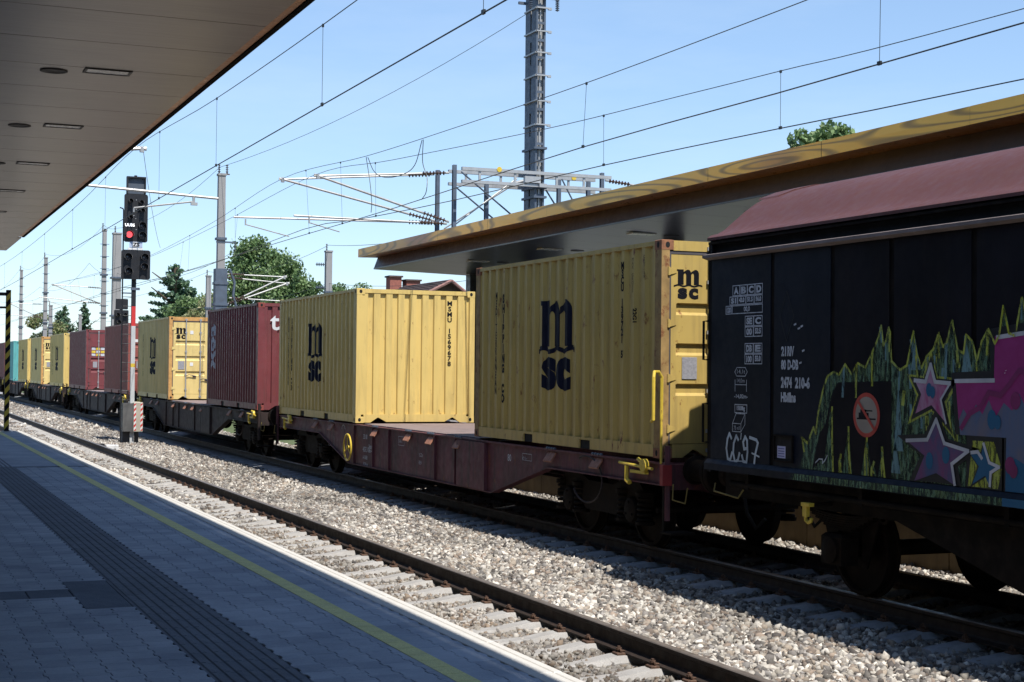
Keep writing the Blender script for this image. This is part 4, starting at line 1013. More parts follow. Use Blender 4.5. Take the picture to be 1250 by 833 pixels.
# underframe
mb = MB()
for x in (8.68, 10.94): mb.box(x, x+.08, BY0, BY1, .84, 1.128)
mb.box(9.5, 10.2, BY0, BY1, .80, 1.10)
for y in range(2, 15, 2): mb.box(8.70, 11.0, y-.05, y+.05, .90, 1.09)
mb.build('underframe', BOXU, t)
mb = MB()
for x in (8.60, 11.06): mb.prism([(11.95, .95), (11.7, .88), (9.9, .42), (5.6, .42), (3.8, .88), (3.55, .95)], 'x', x, x+.03)
fix_normals(mb.build('truss_plate', BOXU, t))
mb = MB(); mb.tube((8.52, 1.5, 1.0), (8.52, 14.35, 1.0), .035, 10)
for y in range(2, 15, 2): mb.box(8.49, 8.68, y-.03, y+.03, .96, 1.13)
mb.build('side_pipe', BOXU, t)
for yc in (12.75, 2.75):
    mb = MB(); mb.tube((BC-.95, yc, .46), (BC+.95, yc, .46), .08, 12); ws = mb.build('wheelset', BOGIE, t)
    for s in (-1, 1):
        wheel_mb(BC+s*.75, yc, e=s).build('wheel', BOGIE, ws)
        mb = MB(); mb.ring((BC+s*.795, yc, .46), (1, 0, 0), .43, .022, 36, 6); mb.build('wheel_rim', TYRE, ws)
        X = BC+s*1.02
        mb = MB(); a, b = sorted((X-.06*s, X+.14*s)); mb.bbox(a, b, yc-.17, yc+.17, .32, .62, .03); mb.lathe((b if s > 0 else a, yc, .46), (s, 0, 0), [(0, .13), (.03, .13), (.045, .08), (.05, 0)], 16); mb.build('axle_box', BOGIE, ws)
        for k in range(7):
            mb = MB(); L_ = .62-.07*k; z = .80-.022*k; q = [(yc+L_*u, z+.055*(u*u)*(L_/.62)**2) for u in [-1+2*i/10 for i in range(11)]]
            V = []; 
            for y, zz in q: V += [(X-.05, y, zz), (X+.05, y, zz), (X+.05, y, zz-.018), (X-.05, y, zz-.018)]
            mb.add(V, [(i*4+j, i*4+(j+1) % 4, i*4+4+(j+1) % 4, i*4+4+j) for i in range(10) for j in range(4)]+[(3, 2, 1, 0), (40, 41, 42, 43)]); mb.build('leaf_spring', BOGIE, ws)
        mb = MB(); a, b = sorted((X-.10*s, X-.08*s))
        for d in (-1, 1): mb.prism([(yc+d*.20, .30), (yc+d*.28, .30), (yc+d*.52, .92), (yc+d*.30, .92), (yc+d*.20, .62)], 'x', a, b)
        fix_normals(mb.build('axle_guard', BOXU, ws))
        mb = MB()
        for d in (-1, 1): mb.ring((X, yc+d*.66, .84), (1, 0, 0), .06, .018, 14, 6); mb.tube((X, yc+d*.66, .88), (X, yc+d*.66, .98), .03, 8)
        mb.build('spring_shackle', BOGIE, ws)
for y, s in ((BY0, -1), (BY1, 1)):
    for x in (-.875, .875):
        mb = MB(); mb.lathe((BC+x, y, 1.03), (0, s, 0), [(0, .17), (.03, .17), (.05, .13), (.30, .115), (.32, .145), (.42, .145), (.42, .07), (.54, .07)], 20)
        bf = mb.build('buffer', BOGIE, t); mb = MB(); mb.lathe((BC+x, y+s*.54, 1.03), (0, s, 0), [(-.02, .24), (.02, .255), (.05, .25), (.065, .15), (.07, 0)], 24); mb.build('buffer_head', BOGIE, bf)
mb = MB(); mb.path([(8.50, 14.66, .98), (8.46, 14.62, .90), (8.46, 14.12, .86), (8.50, 14.08, .95)], .009, 6); mb.build('hand_grip', GRIP, t)
mb = MB(); mb.box(8.40, 8.46, 12.70, 12.84, .89, .925); mb.box(8.41, 8.45, 12.76, 12.83, .79, .89); mb.path([(8.43, 12.80, .80), (8.43, 12.80, .755), (8.43, 12.755, .735), (8.43, 12.71, .75), (8.43, 12.70, .78)], .018, 8); mb.build('tow_hook', HYEL, t)
mb = MB(); mb.box(8.46, 8.70, 12.72, 12.82, .895, .92); mb.build('hook_plate', BOXU, t)
# ---- paint and print on the near side: (s, z) outlines, each layer a hair proud of the one below
def paint(pts, layer, m, nm='graffiti', yoff=0):
    mb = MB(); mb.add([(BX-.0012-.0011*layer, s, z) for s, z in pts], [tuple(range(len(pts)))]); return mb.build(nm, m, box)
def outline_of(pts, k):
    cx = sum(p[0] for p in pts)/len(pts); cz = sum(p[1] for p in pts)/len(pts)
    return [(cx+(s-cx)*k, cz+(z-cz)*k) for s, z in pts]
def printg(g, s0, z0, layer=2, m=WHD, nm='marking'):
    mb = MB(); mb.add([(BX-.0012-.0011*layer-(p[2] if len(p) > 2 else 0), s0-p[0], z0+p[1]) for p in g[0]], g[1]); return mb.build(nm, m, box)
FL = spray('yellow_green_spray', [(.08, .12, .04), (.42, .46, .02), (.18, .30, .24), (.66, .68, .03), (.52, .60, .50), (.50, .54, .03), (.62, .62, .03), (.12, .22, .16)], 9, (1, 1.7, .5), (.42, .58, .06))
FLY = spray('yellow_spray', [(.40, .42, .03), (.68, .64, .04), (.58, .58, .06), (.36, .42, .12)], 6, (1, 1, .5), (.38, .56, .05))
TEALS = spray('teal_spray', [(.10, .18, .20), (.22, .36, .40), (.40, .52, .52), (.16, .28, .30)], 6, (1, 1.6, .4), (.34, .5))
PURP = spray('purple_white_spray', [(.30, .04, .18), (.50, .42, .50), (.62, .55, .60), (.40, .10, .28), (.55, .46, .54), (.26, .03, .14)], 4.2, (1, 1.5, 1.5))
GRYP = spray('grey_lilac_spray', [(.16, .14, .17), (.22, .18, .22), (.19, .17, .20), (.06, .13, .26)], 3)
BLUS = spray('blue_spray', [(.02, .10, .20), (.03, .16, .30), (.05, .22, .36), (.03, .12, .22)], 5)
STARP = spray('pink_star_spray', [(.30, .04, .15), (.42, .32, .42), (.46, .38, .46), (.40, .28, .38)], 7)
STARG = spray('grey_star_spray', [(.05, .09, .18), (.20, .17, .21), (.24, .20, .24), (.20, .05, .13)], 5)
BLKS = mat('black_spray', (.008, .009, .012), rough=.5, var=.2)
WHS = mat('white_spray', (.55, .56, .60), rough=.5, var=.2)
def spikes(base, tops, w_):
    out = []
    for s, z in tops: out += [(s+w_, base), (s+w_*.35, base+(z-base)*.45), (s, z), (s-w_*.30, base+(z-base)*.5), (s-w_*.9, base)]
    return out
# big sprayed field with ragged flame edge
top = [(12.46, 2.16), (12.36, 2.20), (12.28, 2.17), (12.18, 2.27), (12.08, 2.18), (11.98, 2.28), (11.86, 2.24), (11.74, 2.40), (11.66, 2.52), (11.62, 2.62), (11.585, 2.44), (11.54, 2.50), (11.51, 2.60), (11.485, 2.56), (11.465, 2.30), (11.34, 2.22), (11.24, 2.26), (11.17, 2.50), (11.145, 2.56), (11.10, 2.36), (11.03, 2.24), (10.96, 2.34), (10.87, 2.40), (10.80, 2.54), (10.74, 2.42), (10.69, 2.46), (10.62, 2.64), (10.55, 2.40), (10.47, 2.36), (10.44, 2.52), (10.36, 2.46), (10.30, 2.30), (10.24, 2.46), (10.16, 2.56), (10.08, 2.44), (10.03, 2.50), (9.98, 2.74), (9.91, 2.52), (9.84, 2.50), (9.76, 2.80), (9.66, 2.52), (9.5, 2.70), (9.3, 2.5), (9.1, 2.75), (8.9, 2.5), (8.5, 2.7), (8.2, 2.5), (7.8, 2.3)]
bot = [(7.8, 1.25), (12.95, 1.25)]
lft = [(12.86, 1.42), (12.90, 1.55), (12.80, 1.50), (12.70, 1.66), (12.66, 1.60), (12.62, 1.80), (12.56, 1.98), (12.50, 2.10)]
paint(top+bot+lft, 1, FL)
mb = MB(); mb.add([(BX-.0465, 13.05, 1.135), (BX-.0465, 13.0, 1.195), (BX-.0465, 7.8, 1.20), (BX-.0465, 7.8, 1.135)], [(0, 1, 2, 3)]); mb.add([(BX-.0470, 9.95, 1.133), (BX-.0470, 9.95, 1.198), (BX-.0470, 7.8, 1.20), (BX-.0470, 7.8, 1.133)], [(0, 1, 2, 3)], 1); mb.build('graffiti', [FL, BLUS], box)
# unpainted field round the warning sign, with low flames
paint([(12.50, 1.70), (12.40, 1.98), (12.30, 2.10), (11.50, 2.12), (11.465, 2.12), (11.465, 1.25), (11.56, 1.25), (11.60, 1.56), (11.66, 1.25), (11.76, 1.25), (11.83, 1.62), (11.92, 1.25), (12.06, 1.25), (12.12, 1.70), (12.22, 1.25), (12.36, 1.25), (12.42, 1.86), (12.50, 1.40), (12.72, 1.25), (12.66, 1.44), (12.60, 1.6)], 2, BOXS, 'wall_paint')
for s0_, z0_ in ((12.39, 1.86), (12.12, 1.68), (11.83, 1.60), (11.60, 1.52), (12.24, 1.42), (11.72, 1.38)):
    for q in range(3):
        e_ = rnd.uniform(-.05, .05); printg(line_geo([(-(s0_+e_), 1.26), (-(s0_+e_*.6+.01), 1.26+(z0_-1.26)*.5), (-(s0_), z0_-.05*q)], .030-.006*q), 0, 0, 3+.5*q, (FLY, FL, FLY)[q], 'graffiti')
for s, z0, z1 in ((11.12, 2.22, 2.50), (10.44, 2.2, 2.46), (11.36, 1.5, 2.1), (11.40, 1.3, 1.6)): paint([(s+.07, z0), (s+.01, z1), (s-.07, z0)], 2, TEALS)
# stars
S1 = [(10.91, 2.27), (10.85, 2.12), (10.65, 2.11), (10.77, 1.97), (10.70, 1.77), (10.90, 1.92), (11.12, 1.84), (11.04, 2.01), (11.13, 2.13), (10.98, 2.12)]
S2 = [(10.83, 1.80), (10.72, 1.60), (10.41, 1.55), (10.62, 1.43), (10.58, 1.17), (10.83, 1.34), (11.13, 1.22), (10.99, 1.48), (11.24, 1.60), (10.95, 1.62)]
S3 = [(10.22, 1.62), (10.15, 1.47), (10.03, 1.44), (10.13, 1.39), (10.14, 1.26), (10.20, 1.36), (10.36, 1.28), (10.28, 1.43), (10.39, 1.53), (10.25, 1.53)]
paint(outline_of(S1, 1.52), 2, FLY); paint(outline_of(S1, 1.32), 3, BLKS); paint(S1, 5, STARP)
paint(outline_of(S2, 1.34)[:3]+outline_of(S2, 1.34)[3:4]+[(10.5, 1.25)]+[(10.83, 1.26)]+[(11.2, 1.25)]+outline_of(S2, 1.34)[7:], 4, BLKS); paint([(s, max(z, 1.252)) for s, z in S2], 6, STARG)
paint([(10.44, 1.72), (9.98, 1.72), (9.98, 1.25), (10.44, 1.25)], 3, BLKS); paint([(10.36, 1.64), (10.10, 1.64), (10.00, 1.42), (10.05, 1.26), (10.42, 1.26)], 4, FLY); paint(outline_of([(s, max(z, 1.28)) for s, z in S3], 1.2), 5, BLKS); paint([(s, max(z, 1.26)) for s, z in S3], 6, BLUS)
def drips(pts, th, m, layer):
    printg(line_geo([(-s, z) for s, z in pts], th), 0, 0, layer, m, 'graffiti')
drips(top[:44], .022, FLY, 2); drips(lft+[top[0]], .026, FLY, 2)
for s, z in top[3:44:2]:
    h = rnd.uniform(.14, .32); drips([(s+.02, z-.02), (s+rnd.uniform(-.02, .04), z-h)], rnd.uniform(.015, .035), (FLY, TEALS, FLY)[rnd.randrange(3)], 2.4)
for i in range(26):
    s = rnd.uniform(9.99, 11.42); z = rnd.uniform(1.3, 2.2); drips([(s, z), (s+rnd.uniform(-.03, .03), z+rnd.uniform(.08, .3))], rnd.uniform(.02, .05), (FLY, TEALS)[rnd.randrange(2)], 1.6)
printg(line_geo([(-S1[k][0], S1[k][1]) for k in (8, 9, 0, 1, 2)], .035), 0, 0, 7, WHS, 'graffiti'); printg(line_geo([(-S1[k][0], S1[k][1]) for k in (2, 3, 4)], .022), 0, 0, 8, WHS, 'graffiti')
printg(line_geo([(-S2[k][0], max(S2[k][1], 1.26)) for k in (8, 9, 0, 1, 2, 3, 4)], .032), 0, 0, 8, WHS, 'graffiti')
printg(line_geo([(-S3[k][0], max(S3[k][1], 1.28)) for k in (0, 1, 2, 3, 4)], .028), 0, 0, 8, WHS, 'graffiti'); printg(line_geo([(-10.37, 1.54), (-10.29, 1.55), (-10.24, 1.50)], .03), 0, 0, 9, WHS, 'graffiti')
# letters block: black surround, lilac and purple fill, blue foot
paint([(10.64, 2.20), (10.14, 2.22), (10.16, 2.56), (9.4, 2.64), (7.9, 2.60), (7.9, 1.25), (10.00, 1.25), (10.00, 1.70), (10.58, 1.68)], 3, BLKS)
paint([(10.58, 2.13), (10.10, 2.13), (10.08, 2.50), (9.4, 2.56), (8.0, 2.5), (8.0, 1.25), (9.96, 1.25), (9.95, 1.68), (10.52, 1.68)], 4, GRYP)
paint([(10.58, 2.13), (10.10, 2.13), (10.09, 2.50), (9.4, 2.56), (8.0, 2.5), (8.0, 2.1), (9.6, 1.98), (9.72, 1.92), (9.8, 2.04), (9.88, 1.90), (9.98, 1.96), (10.08, 1.84), (10.16, 1.98), (10.24, 1.86), (10.32, 1.94), (10.40, 1.82), (10.48, 1.90), (10.54, 1.80)], 5, PURP)
paint([(9.96, 1.25), (9.95, 1.46), (9.84, 1.52), (9.74, 1.48), (9.6, 1.6), (9.3, 1.5), (8.0, 1.6), (8.0, 1.25)], 5, BLUS)
printg(line_geo([(-10.58, 2.13), (-10.10, 2.14)], .035), 0, 0, 7, WHS, 'graffiti'); printg(line_geo([(-10.06, 2.49), (-9.4, 2.55), (-8.6, 2.53)], .035), 0, 0, 7, WHS, 'graffiti')
PUR = mat('plum_spray', (.22, .02, .12), rough=.5, var=.3)
printg(line_geo([(-10.50, 1.74), (-10.40, 1.86), (-10.26, 1.92), (-10.16, 2.04), (-10.02, 2.02), (-9.90, 2.12), (-9.80, 2.22), (-9.62, 2.18), (-9.5, 2.3)], .045), 0, 0, 7, PUR, 'graffiti')
for s, z, r_ in ((9.84, 1.98, .06), (9.90, 1.46, .06), (9.86, 1.42, .05)): paint([(s+r_*math.cos(R(a)), z+1.2*r_*math.sin(R(a))) for a in range(0, 360, 30)], 8 if z != 1.42 else 9, PUR)
for s, z, r_ in ((10.12, 1.82, .055), (10.05, 1.80, .04), (10.93, 2.05, .04), (10.88, 2.03, .035), (10.70, 1.5, .05), (10.92, 1.44, .05)): paint([(s+r_*math.cos(R(a)), z+1.5*r_*math.sin(R(a))) for a in range(0, 360, 30)], 9 if s in (10.05, 10.88) else 8, BLUS)
# warning disc: no walking under live wires
paint([(11.84+.205*math.cos(R(a)), 1.805+.205*math.sin(R(a))) for a in range(0, 360, 10)], 4, mat('red_ring_print', (.50, .06, .04), rough=.5, var=.1), 'warning_sign')
paint([(11.84+.168*math.cos(R(a)), 1.805+.168*math.sin(R(a))) for a in range(0, 360, 10)], 5, mat('faded_sign_face', (.34, .29, .24), rough=.6, var=.1), 'warning_sign')
RN = MATS['red_ring_print']; BK = BLK
printg(merge(line_geo([(-.14, -.03), (.14, -.03)], .014), line_geo([(-.06, .045), (.09, .045)], .012), line_geo([(-.10, .0), (.02, .0)], .05), line_geo([(-.08, .04), (-.01, .04)], .03)), 11.84, 1.80, 6, BK, 'warning_sign')
printg(line_geo([(-.125, .125), (.125, -.125)], .03), 11.84, 1.805, 9, RN, 'warning_sign')
# tables and text on the end panels
def cell(x, y, w_, h_, tx, sz=None):
    gs = [shift(frame_geo(0, 0, w_, h_, .009), x, y)]
    if tx: gs.append(shift(geo_fit(text_geo(tx, .1, .006), w_*.66, h_*.66), x+w_*.17, y+h_*.17))
    return merge(*gs)
# x to the right from s=14.35
G = merge(*[cell(.10+.15*i, .19, .148, .115, 'ABCD'[i]) for i in range(4)], *[cell(.04+.165*i, .095, .163, .093, ('S1', '43,0', '51,5', '56,0')[i]) for i in range(4)], cell(-.04, 0, .13, .092, '120'), cell(.09, 0, .61, .092, None), shift(geo_fit(text_geo('00,0', .1, .003), .12, .06), .33, .015))
printg(G, 14.34, 2.80)
G = merge(cell(0, .11, .17, .11, 'SE'), cell(.172, .11, .17, .11, 'C'), cell(0, 0, .17, .108, '00'), cell(.172, 0, .17, .108, '53,5'))
printg(G, 13.985, 2.555); G = merge(cell(0, .11, .17, .11, 'DB'), cell(.172, .11, .17, .11, 'E'), cell(0, 0, .17, .108, '100'), cell(.172, 0, .17, .108, '55,0')); printg(G, 13.985, 2.27)
printg(merge(line_geo([(0, .045), (.04, .09), (.21, .09), (.25, .045), (.21, 0), (.04, 0)], .008, True), shift(geo_fit(text_geo('14,1t', .1), .16, .05), .045, .02)), 14.18, 2.145)
printg(merge(line_geo([(0, 0), (0, .12)], .009), line_geo([(.23, 0), (.23, .12)], .009), line_geo([(0, .07), (.23, .07)], .008), shift(geo_fit(text_geo('14,0m', .1), .15, .05), .04, .085)), 14.175, 1.985)
printg(merge(geo_fit(text_geo('-14,02m-', .1, .002), .27, .05)), 14.19, 1.905); printg(merge(cell(0, 0, .25, .095, '15800kg')), 14.18, 1.755)
printg(merge(line_geo([(0, 0), (.17, 0), (.17, .085), (0, .085)], .008, True), line_geo([(0, .085), (.07, .19), (.25, .19), (.17, .085)], .008), line_geo([(.25, .19), (.25, .08), (.17, 0)], .008), shift(geo_fit(text_geo('75 m3', .1), .12, .04), .025, .02)), 14.22, 1.56)
for tx, s0, z0, w_, h_ in (('21', 13.285, 2.35, .09, .10), ('RIV', 13.17, 2.35, .12, .10), ('80', 13.285, 2.215, .09, .10), ('D-DB', 13.165, 2.215, .19, .10), ('2474', 13.285, 2.03, .20, .115), ('210-6', 13.03, 2.03, .26, .115), ('Hbillns', 13.285, 1.89, .27, .10)):
    printg(geo_fit(text_geo(tx, .1, .005), w_, h_), s0, z0, 2, WHD)
printg(line_geo([(0, .25), (.12, .5), (.25, .25), (.12, 0)], .006, True), 13.31, 2.50, 2, mat('dark_placard_print', (.006, .006, .008), rough=.4))
for s, z in ((13.05, 2.66), (12.98, 2.62), (12.93, 2.64), (12.9, 2.4), (12.95, 2.28)): printg(line_geo([(0, 0), (.03, .008)], .018), s, z, 3, WHD)
# CC'97 tag
TAGW = mat('pale_tag_spray', (.55, .63, .70), rough=.5, var=.25)
def stroke(pts, s0, z0, th=.032, layer=3): printg(line_geo(pts, th), s0, z0, layer, TAGW, 'graffiti')
stroke([(.10, .25), (.06, .30), (.02, .24), (.0, .14), (.03, .03), (.08, .02), (.12, .10)], 14.34, 1.235)
stroke([(.24, .24), (.20, .28), (.15, .20), (.14, .10), (.18, .0), (.24, .03), (.27, .10)], 14.34, 1.235)
stroke([(.29, .24), (.30, .30)], 14.34, 1.245, .016)
stroke([(.42, .16), (.36, .15), (.34, .22), (.38, .28), (.42, .24), (.43, .12), (.41, .01), (.35, .02), (.32, .08)], 14.34, 1.235)
stroke([(.47, .27), (.60, .25), (.63, .22), (.58, .10), (.56, -.01)], 14.34, 1.24); stroke([(.52, .11), (.66, .08)], 14.34, 1.24, .018, 6)
stroke([(.10, 0), (.32, .01), (.42, -.03)], 14.34, 1.245, .012)
# recessed label holder
mb = MB(); 
for a, b, c, d in ((13.40, 13.05, 1.29, 1.31), (13.40, 13.05, 1.545, 1.565), (13.40, 13.38, 1.31, 1.545), (13.07, 13.05, 1.31, 1.545)): mb.box(BX-.02, BX-.003, b, a, c, d)
mb.build('label_holder', BOXU, box)
paint([(13.38, 1.31), (13.38, 1.545), (13.07, 1.545), (13.07, 1.31)], 2, DARK, 'label_holder'); paint([(13.34, 1.33), (13.34, 1.45), (13.19, 1.45), (13.19, 1.33)], 4, mat('bright_label', (.55, .56, .80), rough=.5), 'label')
printg(merge(*[line_geo([(.02, .02+.025*i), (.13, .02+.025*i)], .010) for i in range(4)]), 13.34, 1.33, 5, mat('label_print', (.12, .12, .35), rough=.5), 'label')
printg(line_geo([(0, .02), (.06, .06), (.12, .06), (.12, .02), (.16, .05), (.20, .10)], .012), 12.66, 1.30, 4, WHD)
# ------------------------------------------------------------------ main signal between the tracks
SX, SY = 7.78, 50.4
t = thing('railway_signal', 'tall light signal showing red, black boards above a red and white mast', 'signal', (SX, SY, -.3))
mb = MB(); mb.box(7.50, 7.80, SY+.02, SY+.35, -.4, .12); mb.box(7.88, 8.00, SY, SY+.12, -.4, .10); mb.build('foundation', mat('signal_foundation', (.08, .08, .085), rough=.8), t)
def hsec(mb, x, y, w_, z0, z1, mi=0, f=.02):
    mb.box(x-w_/2, x+w_/2, y-w_/2, y-w_/2+f, z0, z1, mi); mb.box(x-w_/2, x+w_/2, y+w_/2-f, y+w_/2, z0, z1, mi); mb.box(x-.008, x+.008, y-w_/2+f, y+w_/2-f, z0, z1, mi)
PST = mat('grey_white_post', (.55, .57, .58), rough=.55, var=.08)
mb = MB()
for z0, z1, m in ((-.3, 1.0, 0), (1.0, 2.15, 0), (2.15, 2.27, 3), (2.27, 3.47, 1), (3.47, 4.10, 2), (4.10, 8.0, 4)): hsec(mb, 7.78, SY, .13, z0+.0005, z1, m)
mb.build('mast', [PST, PST, REDW, HYEL, SIGB], t)
cb = MB(); cb.bbox(7.80, 8.09, SY-.25, SY+.95, .10, 1.03, .015); cb = cb.build('cabinet', [CABI], t)
mb = MB(); striped(mb, 7.808, 7.875, SY-.253, .13, 1.0, .085, .075); striped(mb, 8.015, 8.082, SY-.253, .13, 1.0, .085, .075); mb.build('stripe', [REDW, WHP], cb)
mb = MB(); mb.box(7.47, 7.795, SY-.18, SY+.2, .1, 1.0); mb.build('side_box', mat('dark_grey_box', (.12, .12, .12), rough=.6), t)
mb = MB(); mb.tube((7.42, SY-.05, -.3), (7.42, SY-.05, 7.15), .022, 6); mb.path([(7.42, SY-.05, 7.15), (7.40, SY-.05, 7.22), (7.30, SY-.05, 7.25)], .02, 6)
for z in np.arange(.2, 7, .3): mb.tube((7.42, SY-.05, z), (7.70, SY-.05, z), .010, 5)
mb.build('ladder', SIGB, t)
def board(mb, x0, x1, y, z0, z1, r=.07, d=.05):
    P = []
    for cx, cz, a0 in ((x1-r, z0+r, -90), (x1-r, z1-r, 0), (x0+r, z1-r, 90), (x0+r, z0+r, 180)):
        P += [(cx+r*math.cos(R(a0+18*i)), cz+r*math.sin(R(a0+18*i))) for i in range(6)]
    mb.prism(P, 'y', y, y+d)
def lamp(t_, x, y, z, r=.105, m=None, hood=True):
    mb = MB(); mb.lathe((x, y-.012, z), (0, -1, 0), [(0, r), (.012, r*.8), (.02, 0)], 20); o = mb.build('lamp_lens', m or LENS, t_)
    if hood:
        mb = MB(); n = 14; V = []
        for i in range(n+1):
            a = R(-25+230*i/n)
            for rr, yy in ((r+.025, 0), (r+.025, -.26+.05*math.sin(a*1)), (r+.015, -.26+.05*math.sin(a)), (r+.015, 0)): V.append((x+rr*math.cos(a), y+yy, z+rr*math.sin(a)))
        mb.add(V, [(i*4+j, i*4+(j+1) % 4, i*4+4+(j+1) % 4, i*4+4+j) for i in range(n) for j in range(4)]+[(0, 1, 2, 3), (n*4+3, n*4+2, n*4+1, n*4)]); fix_normals(mb.build('lamp_hood', SIGB, t_))
mb = MB(); board(mb, 7.42, 8.16, SY-.20, 6.15, 7.69); mb.box(7.5, 8.08, SY-.15, SY+.05, 6.2, 7.65); hb = fix_normals(mb.build('signal_board', SIGB, t))
REDL = emis('lit_red_lamp', (1, .10, .12), 1.1)
for x, z, m in ((7.585, 6.385, REDL), (7.975, 6.67, None), (7.975, 6.36, None), (7.60, 7.45, None), (7.60, 6.93, None), (7.97, 7.16, None), (7.93, 7.42, None)): lamp(hb, x, SY-.20, z, .10 if z < 6.9 else .05, m)
mb = MB(); v, f = face_end(geo_fit(text_geo('UU36', .2, .006), .30, .10), 7.45, 6.645, SY-.206); mb.add(v, f); mb.build('lit_letters', emis('lit_white_letters', (1, 1, 1), 1.0), hb)
mb = MB(); 
for x, z in ((7.79, 7.5), (7.79, 7.2), (7.78, 6.9), (7.8, 6.55), (7.72, 7.0)): mb.lathe((x, SY-.20, z), (0, -1, 0), [(0, .015), (.012, .015), (.012, 0)], 8)
tag(mb.build('bolt', GALV, hb), kind='stuff')
mb = MB(); mb.box(7.49, 8.09, SY-.10, SY-.04, 7.70, 8.25, 0); mb.box(7.49, 7.53, SY-.22, SY-.10, 7.70, 8.25, 0); mb.box(8.05, 8.09, SY-.22, SY-.10, 7.70, 8.25, 0); mb.box(7.53, 8.05, SY-.22, SY-.10, 8.20, 8.25, 0); mb.box(7.74, 7.82, SY-.12, SY-.02, 8.25, 8.30, 0); ib = mb.build('indicator_box', SIGB, t)
mb = MB(); mb.box(7.532, 8.048, SY-.125, SY-.102, 7.705, 8.198); mb.build('indicator_screen', SIGG, ib)
mb = MB(); mb.box(7.60, 8.00, SY-.21, SY-.18, 5.98, 6.16); npl = mb.build('number_plate', mat('pale_blue_plate', (.42, .50, .66), rough=.5, var=.08), t)
mb = MB(); mb.box(7.70, 7.90, SY-.216, SY-.2105, 5.99, 6.15); mb.build('plate_centre', WHP, npl)
mb = MB(); v, f = face_end(geo_fit(text_geo('ZS', .2, .008), .22, .13), 7.69, 6.005, SY-.219); mb.add(v, f); mb.build('plate_letters', BLK, npl)
mb = MB(); mb.box(7.55, 8.02, SY-.20, SY-.17, 5.905, 5.975); mb.build('white_strip', WHP, t)
mb = MB(); board(mb, 7.35, 8.26, SY-.20, 4.96, 5.90); mb.box(7.45, 8.16, SY-.15, SY+.03, 5.0, 5.86); hb = fix_normals(mb.build('signal_board', SIGB, t))
for x, z in ((7.54, 5.66), (7.56, 5.20), (8.06, 5.66), (8.05, 5.36)): lamp(hb, x, SY-.20, z, .10)
mb = MB(); mb.box(7.68, 7.96, SY-.1, SY-.05, 4.62, 4.70); mb.box(7.40, 7.74, SY-.05, SY+.0, 4.50, 4.54); mb.build('bracket', GALVD, t)
# second signal farther off
t = thing('railway_signal', 'dark signal boards far behind the red and white mast, just above the containers', 'signal', (11.45, 78, -.3))
mb = MB(); hsec(mb, 11.45, 78, .14, -.3, 5.4); mb.build('mast', GALVD, t)
mb = MB(); board(mb, 11.15, 11.75, 77.8, 4.98, 5.50, .05); b1 = fix_normals(mb.build('signal_board', SIGB, t)); mb = MB(); board(mb, 11.08, 11.78, 77.8, 4.15, 4.95, .05); b2 = fix_normals(mb.build('signal_board', SIGB, t))
for x, z in ((11.25, 4.7), (11.6, 4.7), (11.3, 4.35)): lamp(b2, x, 77.8, z, .08)
# small white marker by the rail
t = thing('track_marker', 'small white and black marker lying on the ballast next to the near rail', 'marker', (6.35, 45.5, -.2))
mb = MB(); mb.bbox(6.28, 6.62, 45.2, 45.5, -.25, -.08, .01); mb.build('marker_block', WHP, t); mb = MB(); mb.bbox(6.10, 6.24, 45.25, 45.45, -.25, -.04, .01); mb.build('marker_end', SIGB, t)

# ------------------------------------------------------------------ catenary masts
def insulator(mb, p, q, n=6, r=.055, mi=0):
    p = Vector(p); q = Vector(q); d = (q-p)/n
    for i in range(n): mb.lathe(p+d*(i+.5), d.normalized(), [(-.018, .02), (-.004, r), (.008, r), (.02, .02)], 10, mi)
    mb.tube(p, q, .02, 6, mi)
t = thing('steel_tower', 'tall blue-grey steel tower mast rising behind the gold-edged canopy roof', 'mast', (16.33, 37.9, .5)); TW = t
x0, x1, y0, y1 = 16.19, 16.46, 37.50, 38.24; ZT = 13.4
for xa in (x0, x1-.012):
    mb = MB(); mb.box(xa, xa+.012, y0, y0+.32, .5, ZT); mb.box(xa, xa+.012, y1-.32, y1, .5, ZT); z = .5
    while z < ZT-.2: mb.box(xa, xa+.012, y0+.32, y1-.32, z, z+.32); z += .95
    mb.build('side_plate', GALVD, t)  # darker than the front web: the tower's shaded side put into the colour
for ya, yb in ((y0, y0+.10), (y1-.012, y1-.11)):
    mb = MB(); mb.box(x0+.013, x0+.05, ya, ya+.012, .5, ZT); mb.box(x1-.05, x1-.013, ya, ya+.012, .5, ZT); mb.build('flange', GALVD, t)
    mb = MB(); mb.box(x0+.013, x1-.013, min(yb, yb+.01), max(yb, yb+.01), .5, ZT-.7); mb.build('web_plate', GALV, t)
    z = .8
    while z < ZT-.1:
        mb = MB(); mb.box(x0+.05, x1-.05, ya+.001, ya+.011, z, z+.07); mb.build('batten', GALVD, t); z += .46
mb = MB(); mb.box(x0+.12, x1-.12, y0+.05, y0+.09, .5, ZT-.6); mb.build('cable_duct', GALV, t)
for z in (8.69, 9.32, 10.0, 10.61, 11.18, 11.8, 12.4):
    mb = MB(); mb.box(x0-.03, x1+.15, y0-.05, y0-.01, z, z+.035); mb.box(x0-.045, x0-.003, y0-.05, y1, z-.01, z+.03); mb.box(x1+.05, x1+.15, y0-.055, y0-.005, z-.03, z); mb.build('step_iron', GALV, t)
for z in (8.05, 7.0, 6.75): mb = MB(); mb.box(x0-.05, x1+.05, y0-.06, y1+.06, z, z+.06); mb.build('clamp_band', GALVD, t)
